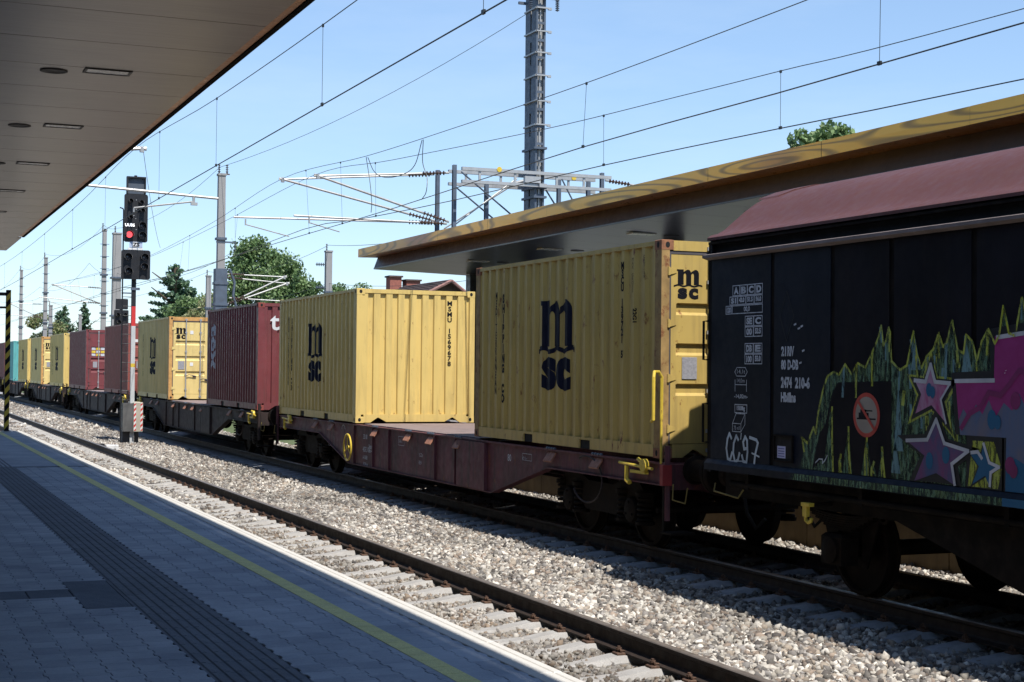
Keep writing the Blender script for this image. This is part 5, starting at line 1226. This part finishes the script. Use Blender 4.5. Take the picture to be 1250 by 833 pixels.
mb = MB(); mb.box(x0-.25, x1+.35, y0-.1, y0-.04, 12.05, 12.12); mb.box(x0-.2, x1+.3, y1, y1+.06, 12.05, 12.12); insulator(mb, (x1+.3, y0-.07, 11.75), (x1+.3, y0-.07, 12.05)); insulator(mb, (x0-.2, y0-.07, 11.75), (x0-.2, y0-.07, 12.05)); mb.build('top_bracket', GALVD, t)
# cross beams with drop posts
for k, (yb, za, zb) in enumerate(((37.45, 7.36, 7.06), (38.45, 7.40, 7.10))):
    mb = MB()
    mb.box(14.10, 18.40, yb-.05, yb+.05, za, za+.085); mb.box(14.10, 18.40, yb-.05, yb+.05, zb-.03, zb+.05)
    for x in (14.6, 15.6, 16.8, 17.6): mb.box(x-.03, x+.03, yb-.02, yb+.02, zb+.05, za)
    bm_ = mb.build('cross_beam', GALV, t)
    mb = MB(); mb.lathe((15.13, yb-.055, 7.43), (0, -1, 0), [(0, .07), (.01, .07), (.012, 0)], 16) if k == 0 else mb.lathe((17.74, yb-.055, 7.47), (0, -1, 0), [(0, .07), (.01, .07), (.012, 0)], 16); mb.build('yellow_disc', HYEL, bm_)
for x, y, za, zb in ((14.10, 38.0, 7.56, 5.6), (14.10, 39.3, 7.57, 5.7), (15.05, 38.1, 7.2, 5.5), (17.11, 38.0, 7.33, 6.2), (17.99, 38.0, 7.34, 6.3), (18.40, 38.0, 7.6, 5.8)):
    mb = MB(); hsec(mb, x, y, .10, zb, za, 0, .012); mb.build('drop_post', GALVD, t)
for p, q, m in (((14.29, 38, 7.39), (15.9, 38, 6.2), GALVD), ((14.18, 38.1, 6.99), (15.4, 38.1, 6.1), GALVD), ((15.88, 38, 7.3), (14.15, 38, 6.0), ALU), ((15.95, 38.3, 7.2), (14.15, 38.9, 5.95), ALU), ((17.2, 38, 7.36), (17.7, 38, 6.5), GALVD), ((16.6, 37.7, 7.0), (17.1, 37.7, 6.3), GALVD)):
    mb = MB(); mb.tube(p, q, .022, 6); mb.build('brace', m, t)
mb = MB(); mb.box(16.25, 16.46, 37.32, 37.49, 7.02, 7.12); mb.tube((15.6, 37.9, 7.1), (16.1, 37.7, 7.25), .05, 8); mb.box(15.85, 16.30, 37.36, 37.48, 7.13, 7.3); mb.build('beam_clamp', GALV, t)
def cantilever(t, post, tip, top_in, brace_in, reg_out, reg_in, arm, mm=ALU, r=.026):
    """tubes that hold the wires: top tie, brace, registration tube, steady arm"""
    def part(p, q, nm, ins=True, rr=r):
        mb = MB(); p = Vector(p); q = Vector(q); d = (q-p).normalized(); L_ = (q-p).length
        a = p+d*.10; b = p+d*min(.75, L_*.3)
        if ins: insulator(mb, a, b, 7, .06, 1); mb.tube(p, a, .03, 6); mb.tube(b, q+d*.10, rr, 8)
        else: mb.tube(p, q, rr, 8)
        mb.build(nm, [mm, INSU], t)
    part(top_in, tip, 'top_tube'); part(brace_in, tip, 'brace_tube', True, r*1.2)
    if reg_in: part(reg_in, reg_out, 'registration_tube')
    mb = MB(); mb.lathe(Vector(tip)+Vector((0, 0, -.05)), (0, 0, 1), [(-.03, .05), (.08, .05), (.10, .03)], 8); mb.build('wire_clamp', GALV, t)
    if arm:
        mb = MB(); mb.tube(arm[0], (arm[0][0], arm[0][1], arm[0][2]-.16), .02, 6); mb.tube((arm[0][0], arm[0][1], arm[0][2]-.14), arm[1], .014, 6); mb.build('steady_arm', ALU, t)
cantilever(t, None, (10.41, 38, 7.06), (13.95, 38, 7.34), (13.96, 38, 6.05), (9.9, 38, 6.02), (13.9, 38, 6.0), ((10.2, 38, 6.0), (11.0, 38, 5.66)))
cantilever(t, None, (9.83, 39.3, 7.08), (14.0, 39.3, 7.45), (14.02, 39.3, 6.19), (8.66, 39.3, 6.04), (14.02, 39.3, 6.14), ((8.87, 39.3, 6.0), (10.02, 39.3, 5.60)))
cantilever(t, None, (22.3, 38, 7.05), (18.5, 38, 7.4), (18.5, 38, 6.1), None, None, None)

def concrete_mast(label, x, y, zt, w0, w1, m, arms=(), rungs=False, insul=3, group=None, zb=-.5):
    t = thing('catenary_mast', label, 'mast', (x, y, zb), group)
    mb = MB(); n = 1
    V = []
    for z, w_ in ((zb, w0), (zt, w1)): V += [(x-w_/2, y-w_/2, z), (x+w_/2, y-w_/2, z), (x+w_/2, y+w_/2, z), (x-w_/2, y+w_/2, z)]
    mb.add(V, [(0, 1, 5, 4), (1, 2, 6, 5), (2, 3, 7, 6), (3, 0, 4, 7), (4, 5, 6, 7)]); mb.box(x-w1/2-.03, x+w1/2+.03, y-w1/2-.03, y+w1/2+.03, zt-.02, zt+.06); mb.build('pole', m, t)
    if rungs:
        mb = MB(); z = 3.5
        while z < zt-.3: mb.box(x-w1/2-.14, x+w1/2+.14, y-w1/2-.05, y-w1/2-.01, z, z+.028); z += .7
        tag(mb.build('step_iron', GALVD, t), kind='stuff')
    mb = MB()
    for i in range(insul): xx = x-.1+.3*i; mb.tube((xx, y, zt+.05), (xx, y, zt+.12), .03, 6); insulator(mb, (xx, y, zt+.10), (xx, y, zt+.42), 4, .06)
    mb.box(x-.15, x+.3*max(insul-1, 0)+.0, y-.04, y+.04, zt+.03, zt+.07); mb.build('top_insulators', INSU, t)
    for z in (zt*.74, zt*.52): mb = MB(); mb.box(x-w0*.62, x+w0*.62, y-w0*.62, y+w0*.62, z, z+.09); mb.build('clamp_band', GALVD, t)
    for a in arms: cantilever(t, None, *a)
    return t
B = concrete_mast('square lattice-free grey mast in front of the rounded green tree', 12.2, 58.2, 9.45, .31, .26, CONC,
    arms=(((14.62, 58, 5.66), (12.4, 58, 5.70), (12.4, 58, 4.55), (14.9, 58, 4.72), (12.5, 58, 4.80), None), ((14.88, 58.6, 5.45), (12.4, 58.6, 5.62), (12.4, 58.6, 4.5), None, None, None)), insul=2)
mb = MB(); mb.box(11.98, 12.42, 57.98, 58.42, 3.9, 5.9); mb.box(11.95, 12.46, 57.95, 58.46, 5.3, 5.4); mb.box(11.95, 12.46, 57.95, 58.46, 4.5, 4.6); mb.path([(12.5, 58, 5.9), (12.7, 58, 5.4), (12.65, 58, 4.9), (12.8, 58, 4.4)], .05, 8); mb.build('tension_gear', GALVD, B)
mb = MB(); mb.box(12.0, 12.75, 58.05, 58.1, 6.88, 6.94); insulator(mb, (12.72, 58.08, 6.6), (12.72, 58.08, 6.9), 4, .05); mb.build('side_arm', GALVD, B)
Cm = concrete_mast('broad pale concrete mast directly left of the signal boards', 12.2, 85, 9.3, .50, .42, CONC, insul=1)
Dm = concrete_mast('slim pale mast with many rungs, left of the broad concrete mast', 12.25, 90.2, 9.9, .32, .22, CONC, rungs=True, insul=1,
    arms=(((9.45, 90, 6.72), (12.1, 90, 6.6), (12.1, 90, 5.68), (8.8, 90, 6.0), (12.1, 90, 5.72), ((9.2, 90, 5.9), (10.0, 90, 5.55))),))
Em = concrete_mast('pale mast behind the farthest yellow containers', 12.2, 121.5, 10.3, .34, .24, CONC, rungs=True, insul=1,
    arms=(((9.6, 121.5, 6.8), (12.0, 121.5, 6.8), (12.0, 121.5, 5.7), (8.9, 121.5, 6.0), (12.0, 121.5, 5.8), None),))
Fm = concrete_mast('farthest slim mast near the left edge above the turquoise container', 12.2, 142, 10.5, .34, .24, CONC, rungs=True, insul=1)
concrete_mast('short distant mast just right of the pale mast at the far end', 14, 135, 7.2, .36, .28, CONC, rungs=True, insul=1)
concrete_mast('thin distant mast among the dark conifers left of the signal', 18, 148, 6.9, .30, .26, CONC, insul=0)
concrete_mast('thin grey mast between the tall conifer and the rounded tree', 20, 99, 8.0, .36, .30, CONC, insul=1)
Hm = concrete_mast('grey mast standing alone above the maroon container with the white letters', 22, 78, 8.25, .34, .32, CONC, insul=1)
mb = MB()
for z in (6.35, 7.55): mb.box(21.3, 22.0, 77.9, 77.95, z, z+.05); insulator(mb, (21.3, 77.9, z+.02), (21.75, 77.9, z+.02), 4, .1)
mb.build('side_arm', GALVD, Hm)
# near-track support: stands through the near canopy
t = thing('catenary_mast', 'light tube arm reaching out from behind the near canopy over the near track', 'mast', (.8, 33.5, .55))
mb = MB(); hsec(mb, .8, 33.5, .26, .55, CS-.01); hsec(mb, .8, 33.5, .26, CS+.27, 8.6); mb.build('pole', GALVD, t)
cantilever(t, None, (5.30, 33.5, 6.84), (1.0, 33.5, 7.6), (1.0, 33.5, 6.35), (6.85, 33.5, 5.86), (1.0, 33.5, 6.15), None, r=.03)
mb = MB(); mb.tube((6.42, 33.5, 5.88), (6.42, 33.5, 5.70), .03, 6); mb.box(6.36, 6.50, 33.46, 33.54, 5.68, 5.74); mb.tube((6.42, 33.5, 5.76), (5.15, 33.5, 5.56), .018, 6); mb.tube((5.15, 33.5, 5.56), (5.15, 33.5, 5.47), .015, 6); mb.build('steady_arm', ALU, t)

# ------------------------------------------------------------------ overhead wires
def interp(pts, y):
    ys_ = [p[1] for p in pts]
    return Vector((float(np.interp(y, ys_, [p[0] for p in pts])), y, float(np.interp(y, ys_, [p[2] for p in pts]))))
def smooth(pts, n=6):
    """Catmull-Rom through the points"""
    P = [Vector(p) for p in pts]; P = [P[0]*2-P[1]]+P+[P[-1]*2-P[-2]]; out = []
    for i in range(1, len(P)-2):
        for k in range(n):
            u = k/n; a, b, c, d = P[i-1:i+3]
            out.append(.5*((2*b)+(c-a)*u+(2*a-5*b+4*c-d)*u*u+(3*b-a-3*c+d)*u**3))
    return out+[P[-2]]
def catenary(label, contact, mess, drops, rc=.0085, rm=.0065):
    t = thing('overhead_line', label, 'overhead wires', contact[0])
    cs = smooth(contact, 3); ms = smooth(mess, 6)
    mb = MB(); mb.path(cs, rc, 5); mb.build('contact_wire', WIRE, t); mb = MB(); mb.path(ms, rm, 5); mb.build('messenger_wire', WIRE, t)
    for y in drops:
        a = interp(cs, y); b = interp(ms, y); 
        if b.z-a.z < .05: continue
        mb = MB(); mb.tube(a, b, .0035, 4); mb.box(a.x-.012, a.x+.012, y-.03, y+.03, a.z-.012, a.z+.03); mb.box(b.x-.01, b.x+.01, y-.02, y+.02, b.z-.03, b.z+.01); mb.build('dropper', WIRE, t)
def zig(x, ys_, zs, a=.0): return [(x+(a if i % 2 else -a), y, z) for i, (y, z) in enumerate(zip(ys_, zs))]
catenary('overhead line above the near track, starting at the top edge right of the near canopy',
    zig(5.165, [-12, 10, 33.5, 60, 88, 115, 145, 200], [5.48, 5.47, 5.46, 5.40, 5.45, 5.42, 5.45, 5.45]),
    zig(5.165, [-12, 0, 10, 17.3, 25.3, 33.5, 42.5, 55, 66, 78, 90, 102, 116, 130, 145, 200], [7.0, 6.75, 6.52, 6.47, 6.58, 6.84, 6.58, 6.42, 6.42, 6.58, 6.9, 6.55, 6.42, 6.6, 6.9, 6.6]),
    [13.2, 18.7, 25.1, 30.5, 38, 44.5, 52, 60, 68, 76, 84, 96, 104, 112, 120, 130])
catenary('overhead line above the freight train, passing in front of the steel tower',
    [(9.9, -12, 5.5), (9.85, 11.4, 5.46), (9.8, 20.9, 5.53), (9.85, 30, 5.47), (9.95, 39.3, 5.50), (9.8, 50, 5.42), (9.9, 65, 5.42), (9.8, 90, 5.45), (9.9, 121, 5.45), (9.8, 200, 5.45)],
    [(9.85, -12, 7.1), (9.85, 0, 6.7), (9.85, 10, 6.47), (9.85, 15, 6.46), (9.85, 21, 6.50), (9.85, 26.5, 6.62), (9.85, 32, 6.78), (9.83, 39.3, 7.10), (9.85, 48, 6.72), (9.85, 58, 6.45), (9.85, 66, 6.42), (9.85, 78, 6.55), (9.5, 90, 6.74), (9.85, 104, 6.42), (9.6, 121.5, 6.8), (9.85, 150, 6.4), (9.85, 200, 6.8)],
    [13.6, 20.9, 34, 37, 45, 52, 60, 68, 76, 84, 98, 106, 112])
catenary('second overhead line slanting in from above the far canopy to the train',
    [(14.9, -4, 5.8), (12.59, 14.56, 5.70), (12.04, 19, 5.70), (11.47, 23.5, 5.68), (10.77, 29.1, 5.58), (10.3, 34, 5.60), (10.05, 38, 5.68), (10.0, 50, 5.45), (9.6, 66, 5.44), (9.9, 90, 5.47), (9.7, 121, 5.47)],
    [(14.9, -4, 6.9), (12.59, 14.56, 6.54), (12.04, 19, 6.53), (11.73, 21.4, 6.53), (11.2, 25.6, 6.55), (10.42, 31.9, 6.72), (10.3, 38, 7.06), (10.1, 48, 6.7), (9.9, 60, 6.4), (9.6, 70, 6.4), (9.6, 90, 6.75)],
    [19, 23.6, 33, 46, 54, 62, 72, 80])
t = thing('jumper_cable', 'thin black cable loops hanging between wires left of the steel tower', 'cable', (9.85, 30, 5.6))
mb = MB(); mb.path(smooth([(9.85, 32.04, 6.76), (9.85, 31.75, 6.2), (9.85, 31.6, 5.75), (9.85, 31.64, 5.52)]), .008, 5)
mb.build('cable', WIRE, t); mb = MB(); mb.path(smooth([(9.85, 31.92, 6.74), (9.85, 31.45, 6.38), (9.85, 30.7, 6.17), (9.85, 29.6, 6.10), (9.85, 28.8, 6.2), (9.85, 28.37, 6.64)]), .008, 5); mb.build('cable', WIRE, t)
mb = MB(); mb.path(smooth([(9.85, 28.3, 6.64), (9.85, 28.32, 6.2), (9.9, 28.2, 5.9), (9.85, 28.1, 5.6), (9.85, 28.35, 5.48)]), .008, 5); mb.build('cable', WIRE, t)
def feeder(label, spans, r=.008):
    t = thing('feeder_wire', label, 'wire', spans[0][0])
    for p, q, sag in [(spans[i][0], spans[i+1][0], spans[i][1]) for i in range(len(spans)-1)]:
        p, q = Vector(p), Vector(q); P = [p.lerp(q, i/14)-Vector((0, 0, sag*4*(i/14)*(1-i/14))) for i in range(15)]
        mb = MB(); mb.path(P, r, 5); mb.build('wire_span', WIRE, t)
feeder('wire running from the tower top down to the mast before the rounded tree and on', [((16.1, 37.5, 11.75), .40), ((12.12, 58.2, 9.75), .5), ((12.15, 85, 9.6), .1), ((12.2, 90.2, 10.2), .7), ((12.2, 121.5, 10.6), .6), ((12.2, 142, 10.8), 1), ((12.2, 200, 10.8), 0)])
feeder('wire dropping to the left from the side arm of the mast before the rounded tree', [((12.72, 58.08, 6.6), .7), ((12.2, 85, 7.2), .3), ((11.4, 90, 8.0), .8), ((11.8, 121.5, 8.1), .5), ((11.8, 160, 8.4), 0)])
feeder('faint wire between the lone grey mast and the far canopy', [((14.1, 39.3, 5.75), .1), ((22, 78, 8.6), .6), ((20, 99, 8.3), .8), ((14, 135, 7.5), 0)], .01)
feeder('low distant wire behind the grey lone mast', [((24, 50, 6.3), .5), ((22, 78, 6.6), .5), ((20, 110, 6.4), .4), ((19, 150, 6.4), 0)], .01)
feeder('thin wire from the near track arm towards the mast before the rounded tree', [((5.33, 33.5, 6.8), .25), ((9.9, 58, 6.6), .0)], .006)

# ------------------------------------------------------------------ trees
def leaves(P, size, cols, name, parent, label=None, flat=.0, up_=None):
    k = len(P); P = np.asarray(P); cols = np.asarray(cols)
    n1 = rng.normal(size=(k, 3)); n1 /= np.linalg.norm(n1, axis=1)[:, None]; n2 = rng.normal(size=(k, 3))
    if up_ is not None: n1 = up_+n1*.45; n1 /= np.linalg.norm(n1, axis=1)[:, None]
    n2 -= n1*(n1*n2).sum(1)[:, None]; n2 /= np.linalg.norm(n2, axis=1)[:, None]
    s = size*rng.uniform(.6, 1.3, (k, 1))
    V = np.stack([P-n1*s*.5, P+n2*s*.30, P+n1*s*.5, P-n2*s*.30], 1).reshape(-1, 3)-np.array(org(parent))
    me = bpy.data.meshes.new(name); me.vertices.add(4*k); me.vertices.foreach_set('co', V.astype(np.float32).ravel()); me.loops.add(4*k); me.loops.foreach_set('vertex_index', np.arange(4*k, dtype=np.int32))
    me.polygons.add(k); me.polygons.foreach_set('loop_start', np.arange(0, 4*k, 4, dtype=np.int32)); me.update(calc_edges=True)
    c = cols[rng.integers(0, len(cols), k)]*rng.uniform(.85, 1.6, (k, 1)); C4 = np.ones((k, 4, 4), np.float32); C4[:, :, :3] = c[:, None]
    me.attributes.new('tint', 'FLOAT_COLOR', 'POINT').data.foreach_set('color', C4.ravel()); me.materials.append(LEAF)
    o = bpy.data.objects.new(name, me); COL.objects.link(o); o.parent = parent; return o
def trunk(t, x, y, z0, h, r):
    mb = MB(); mb.path([(x, y, z0), (x+.1, y, z0+h*.4), (x-.05, y+.05, z0+h*.8), (x, y, z0+h)], r, 8)
    for i in range(7):
        a = rnd.uniform(0, 6.28); z = z0+h*rnd.uniform(.3, .85); L_ = h*.22; mb.tube((x, y, z), (x+math.cos(a)*L_, y+math.sin(a)*L_, z+L_*.6), r*.4, 6, 0, r*.12)
    mb.build('trunk', BARK, t)
GREENS = [(.085, .145, .05), (.11, .175, .06), (.13, .20, .075), (.065, .115, .045), (.15, .215, .09)]
OLIVE = [(.15, .18, .075), (.19, .20, .09), (.12, .16, .06), (.21, .19, .10)]
CONI = [(.055, .11, .06), (.075, .14, .075), (.10, .165, .085), (.04, .085, .05)]
def broadleaf(label, x, y, h, wd, n=9000, cols=GREENS, size=.28, z0=-.7, weep=0., lobes=26, cat='tree', lr=(.10, .19)):
    global rnd
    keep = rnd; rnd = random.Random(int(x*37+y*11))
    t = thing('broadleaf_tree', label, cat, (x, y, z0)); trunk(t, x, y, z0, h*.75, wd*.035)
    P = []; cen = []
    for i in range(lobes):
        a = rnd.uniform(0, 6.28); u = .86*rnd.random()**.5; zz = .25+.75*(i+.5)/lobes; rr = wd/2*u*math.sqrt(max(.05, 1-((zz-.52)/.56)**2))
        cen.append((x+rr*math.cos(a), y+rr*math.sin(a), z0+h*zz*.93, wd*rnd.uniform(*lr)))
    for i in range(n):
        cx, cy, cz, cr_ = cen[rnd.randrange(lobes)]; v = Vector((rnd.gauss(0, 1), rnd.gauss(0, 1), rnd.gauss(0, 1))).normalized()*cr_*(rnd.random()**.4)
        dz = -weep*rnd.random()**2*wd*.25 if v.length > cr_*.6 else 0
        P.append((cx+v.x, cy+v.y, min(cz+v.z*.8+dz, z0+h)))
    rnd = keep; leaves(P, size, cols, 'crown', t); return t
def conifer(label, x, y, h, wd, n=9000, cols=CONI, size=.3, z0=-.7):
    global rnd
    keep = rnd; rnd = random.Random(int(x*37+y*11))
    t = thing('conifer_tree', label, 'tree', (x, y, z0)); trunk(t, x, y, z0, h*.96, wd*.03); P = []
    nb = int(h*14)
    for b in range(nb):
        u = (b+rnd.random())/nb; zz = z0+h*(.12+.86*u); L_ = wd/2*(1-u)**.8*rnd.uniform(.72, 1.1)+.12; a = rnd.uniform(0, 6.28); k = max(8, int(n/nb*(1-u)*1.9)+6)
        for j in range(k):
            q = rnd.random()**.7; sp = .16*L_*(1.1-q)+.06
            P.append((x+math.cos(a)*L_*q+rnd.gauss(0, sp), y+math.sin(a)*L_*q+rnd.gauss(0, sp), zz-.10*L_*q+.16*L_*q*q+rnd.gauss(0, .07)+(.1*q)))
    rnd = keep; leaves(P, size, cols, 'crown', t); return t
conifer('tall dark conifer left of the slim grey mast', 25.8, 143, 12.5, 11.5, 34000, size=.36)
broadleaf('large rounded weeping tree behind the grey mast', 25.0, 105, 12.2, 6.8, 34000, size=.26, weep=1., lobes=60)
broadleaf('lower right part of the rounded tree group, a second smaller crown', 27.3, 103, 9.2, 4.6, 12000, size=.24, weep=.6)
broadleaf('olive brown bushy tree between the conifer and the rounded tree', 24.3, 122, 8.8, 6.0, 12000, cols=OLIVE, size=.26)
broadleaf('bright green bush right of the tall conifer', 25.3, 131, 9.2, 5.4, 10000, size=.26)
broadleaf('small green tree left of the tall conifer', 23.2, 150, 6.9, 4.0, 5000, size=.26)
conifer('leftmost dark conifer beside the slim rung mast', 17.0, 152, 8.6, 4.2, 7000, size=.26)
conifer('narrow dark conifer close to the slim rung mast', 18.6, 150, 8.9, 3.6, 7000, size=.26)
conifer('narrow conifer in the middle of the distant group', 16.2, 149, 8.0, 3.6, 6000, size=.26)
broadleaf('pale green tree left of the distant conifers', 14.7, 148, 7.9, 4.4, 7000, cols=OLIVE, size=.24)
broadleaf('low green hedge tree below the lone grey mast', 33.0, 118, 10.0, 6.0, 12000, size=.26)
broadleaf('light green tree right of the lone grey mast', 36.2, 118, 9.7, 5.5, 10000, size=.26, lobes=30)
broadleaf('small bush top showing behind the brick chimney', 43.5, 150, 9.6, 3.4, 3000, size=.26)
broadleaf('small tree top showing above the house roof', 34.0, 92, 7.6, 1.6, 1800, size=.2)
broadleaf('tree crown peeping over the far canopy beneath the wires', 30.2, 45.1, 12.2, 5.0, 11000, size=.24, lobes=50, lr=(.05, .11))
for i in range(14):
    x = 13.5+rnd.uniform(0, 9); broadleaf(f"distant green tree in the row past the end of the train, {['low', 'round', 'pale', 'slender', 'broad', 'dense', 'ragged', 'dark', 'small', 'tall', 'leaning', 'bushy', 'sparse', 'short'][i]} one", 9+i*3.4, 250+rnd.uniform(-20, 30), rnd.uniform(4, 7), rnd.uniform(5, 8), 1200, size=.6, lobes=10)['group'] = 'distant trees past the end of the train'

# ------------------------------------------------------------------ house behind the second container
t = thing('house', 'house with dark tiled roof and white gable trim beyond the island platform', 'house', (29, 80, -.7))
hx0, hx1, hy0, hy1, he, hr = 26.9, 31.3, 80, 88, 5.6, 7.15
mb = MB(); mb.box(hx0, hx1, hy0+.3, hy1-.3, -.7, he); mb.add([(hx0, hy0+.3, he), (hx1, hy0+.3, he), ((hx0+hx1)/2+.4, hy0+.3, hr-.05)], [(0, 1, 2)]); mb.build('wall', mat('dark_timber_gable', (.10, .07, .06), rough=.9, var=.2), t)
rx = (hx0+hx1)/2+.4
mb = MB(); mb.prism([(hx0-.7, he-.1), (rx, hr), (hx1+.5, he-.1), (hx1+.5, he-.25), (rx, hr-.15), (hx0-.7, he-.25)], 'y', hy0-.2, hy1); rf2 = fix_normals(mb.build('roof', ROOFT, t))
mb = MB(); 
for k in range(13):
    u = k/13; xa = hx0-.7+(rx-hx0+.7)*u; za = he-.1+(hr-he+.1)*u; mb.tube((xa, hy0-.2, za+.02), (xa, hy1, za+.02), .03, 4)
tag(mb.build('tile_row', ROOFT, rf2), kind='stuff')
mb = MB(); 
for a, b in (((hx0-.7, he-.2), (rx, hr-.08)), ((rx, hr-.08), (hx1+.5, he-.2))): mb.tube((a[0], hy0-.24, a[1]), (b[0], hy0-.24, b[1]), .09, 6)
mb.build('gable_trim', mat('weathered_trim', (.30, .16, .14), rough=.8), rf2)
t = thing('house', 'long low building with brick chimney stacks left of the tiled roof', 'house', (27, 92, -.7))
mb = MB(); mb.box(28.2, 34, 91, 99, -.7, 6.3); mb.build('wall', PLAST, t); mb = MB(); mb.prism([(27.8, 6.3), (31, 7.3), (34.4, 6.3)], 'y', 90.7, 99.3); r3 = fix_normals(mb.build('roof', ROOFT, t))
for x, w_, z in ((29.95, .75, 7.85), (31.1, .9, 7.65)):
    mb = MB(); mb.box(x-w_/2, x+w_/2, 90.9, 91.7, 6.2, z); mb.build('chimney', BRICK, r3); mb = MB(); mb.box(x-w_/2-.07, x+w_/2+.07, 90.8, 91.8, z, z+.1); mb.build('chimney_cap', ROOFT, r3)

# ------------------------------------------------------------------ unseen building added left of the near platform to block sky light
t = thing('added_sky_blocker', 'unseen building wall added behind the near platform to block sky light', 'building', (-7.6, 10, .5))
mb = MB(); mb.box(-12, -7.0, -14, 62, -.8, 7.6); mb.build('wall', mat('sky_blocker_grey', (.16, .15, .145), rough=.8), t)
for k in range(12):
    mb = MB(); mb.box(-7.0, -6.96, -10+5.6*k, -7+5.6*k, 1.4, 3.6); fr_ = mb.build('window', WHP, t); mb = MB(); mb.box(-6.96, -6.95, -9.9+5.6*k, -7.1+5.6*k, 1.5, 3.5); mb.build('pane', GLASS, fr_)
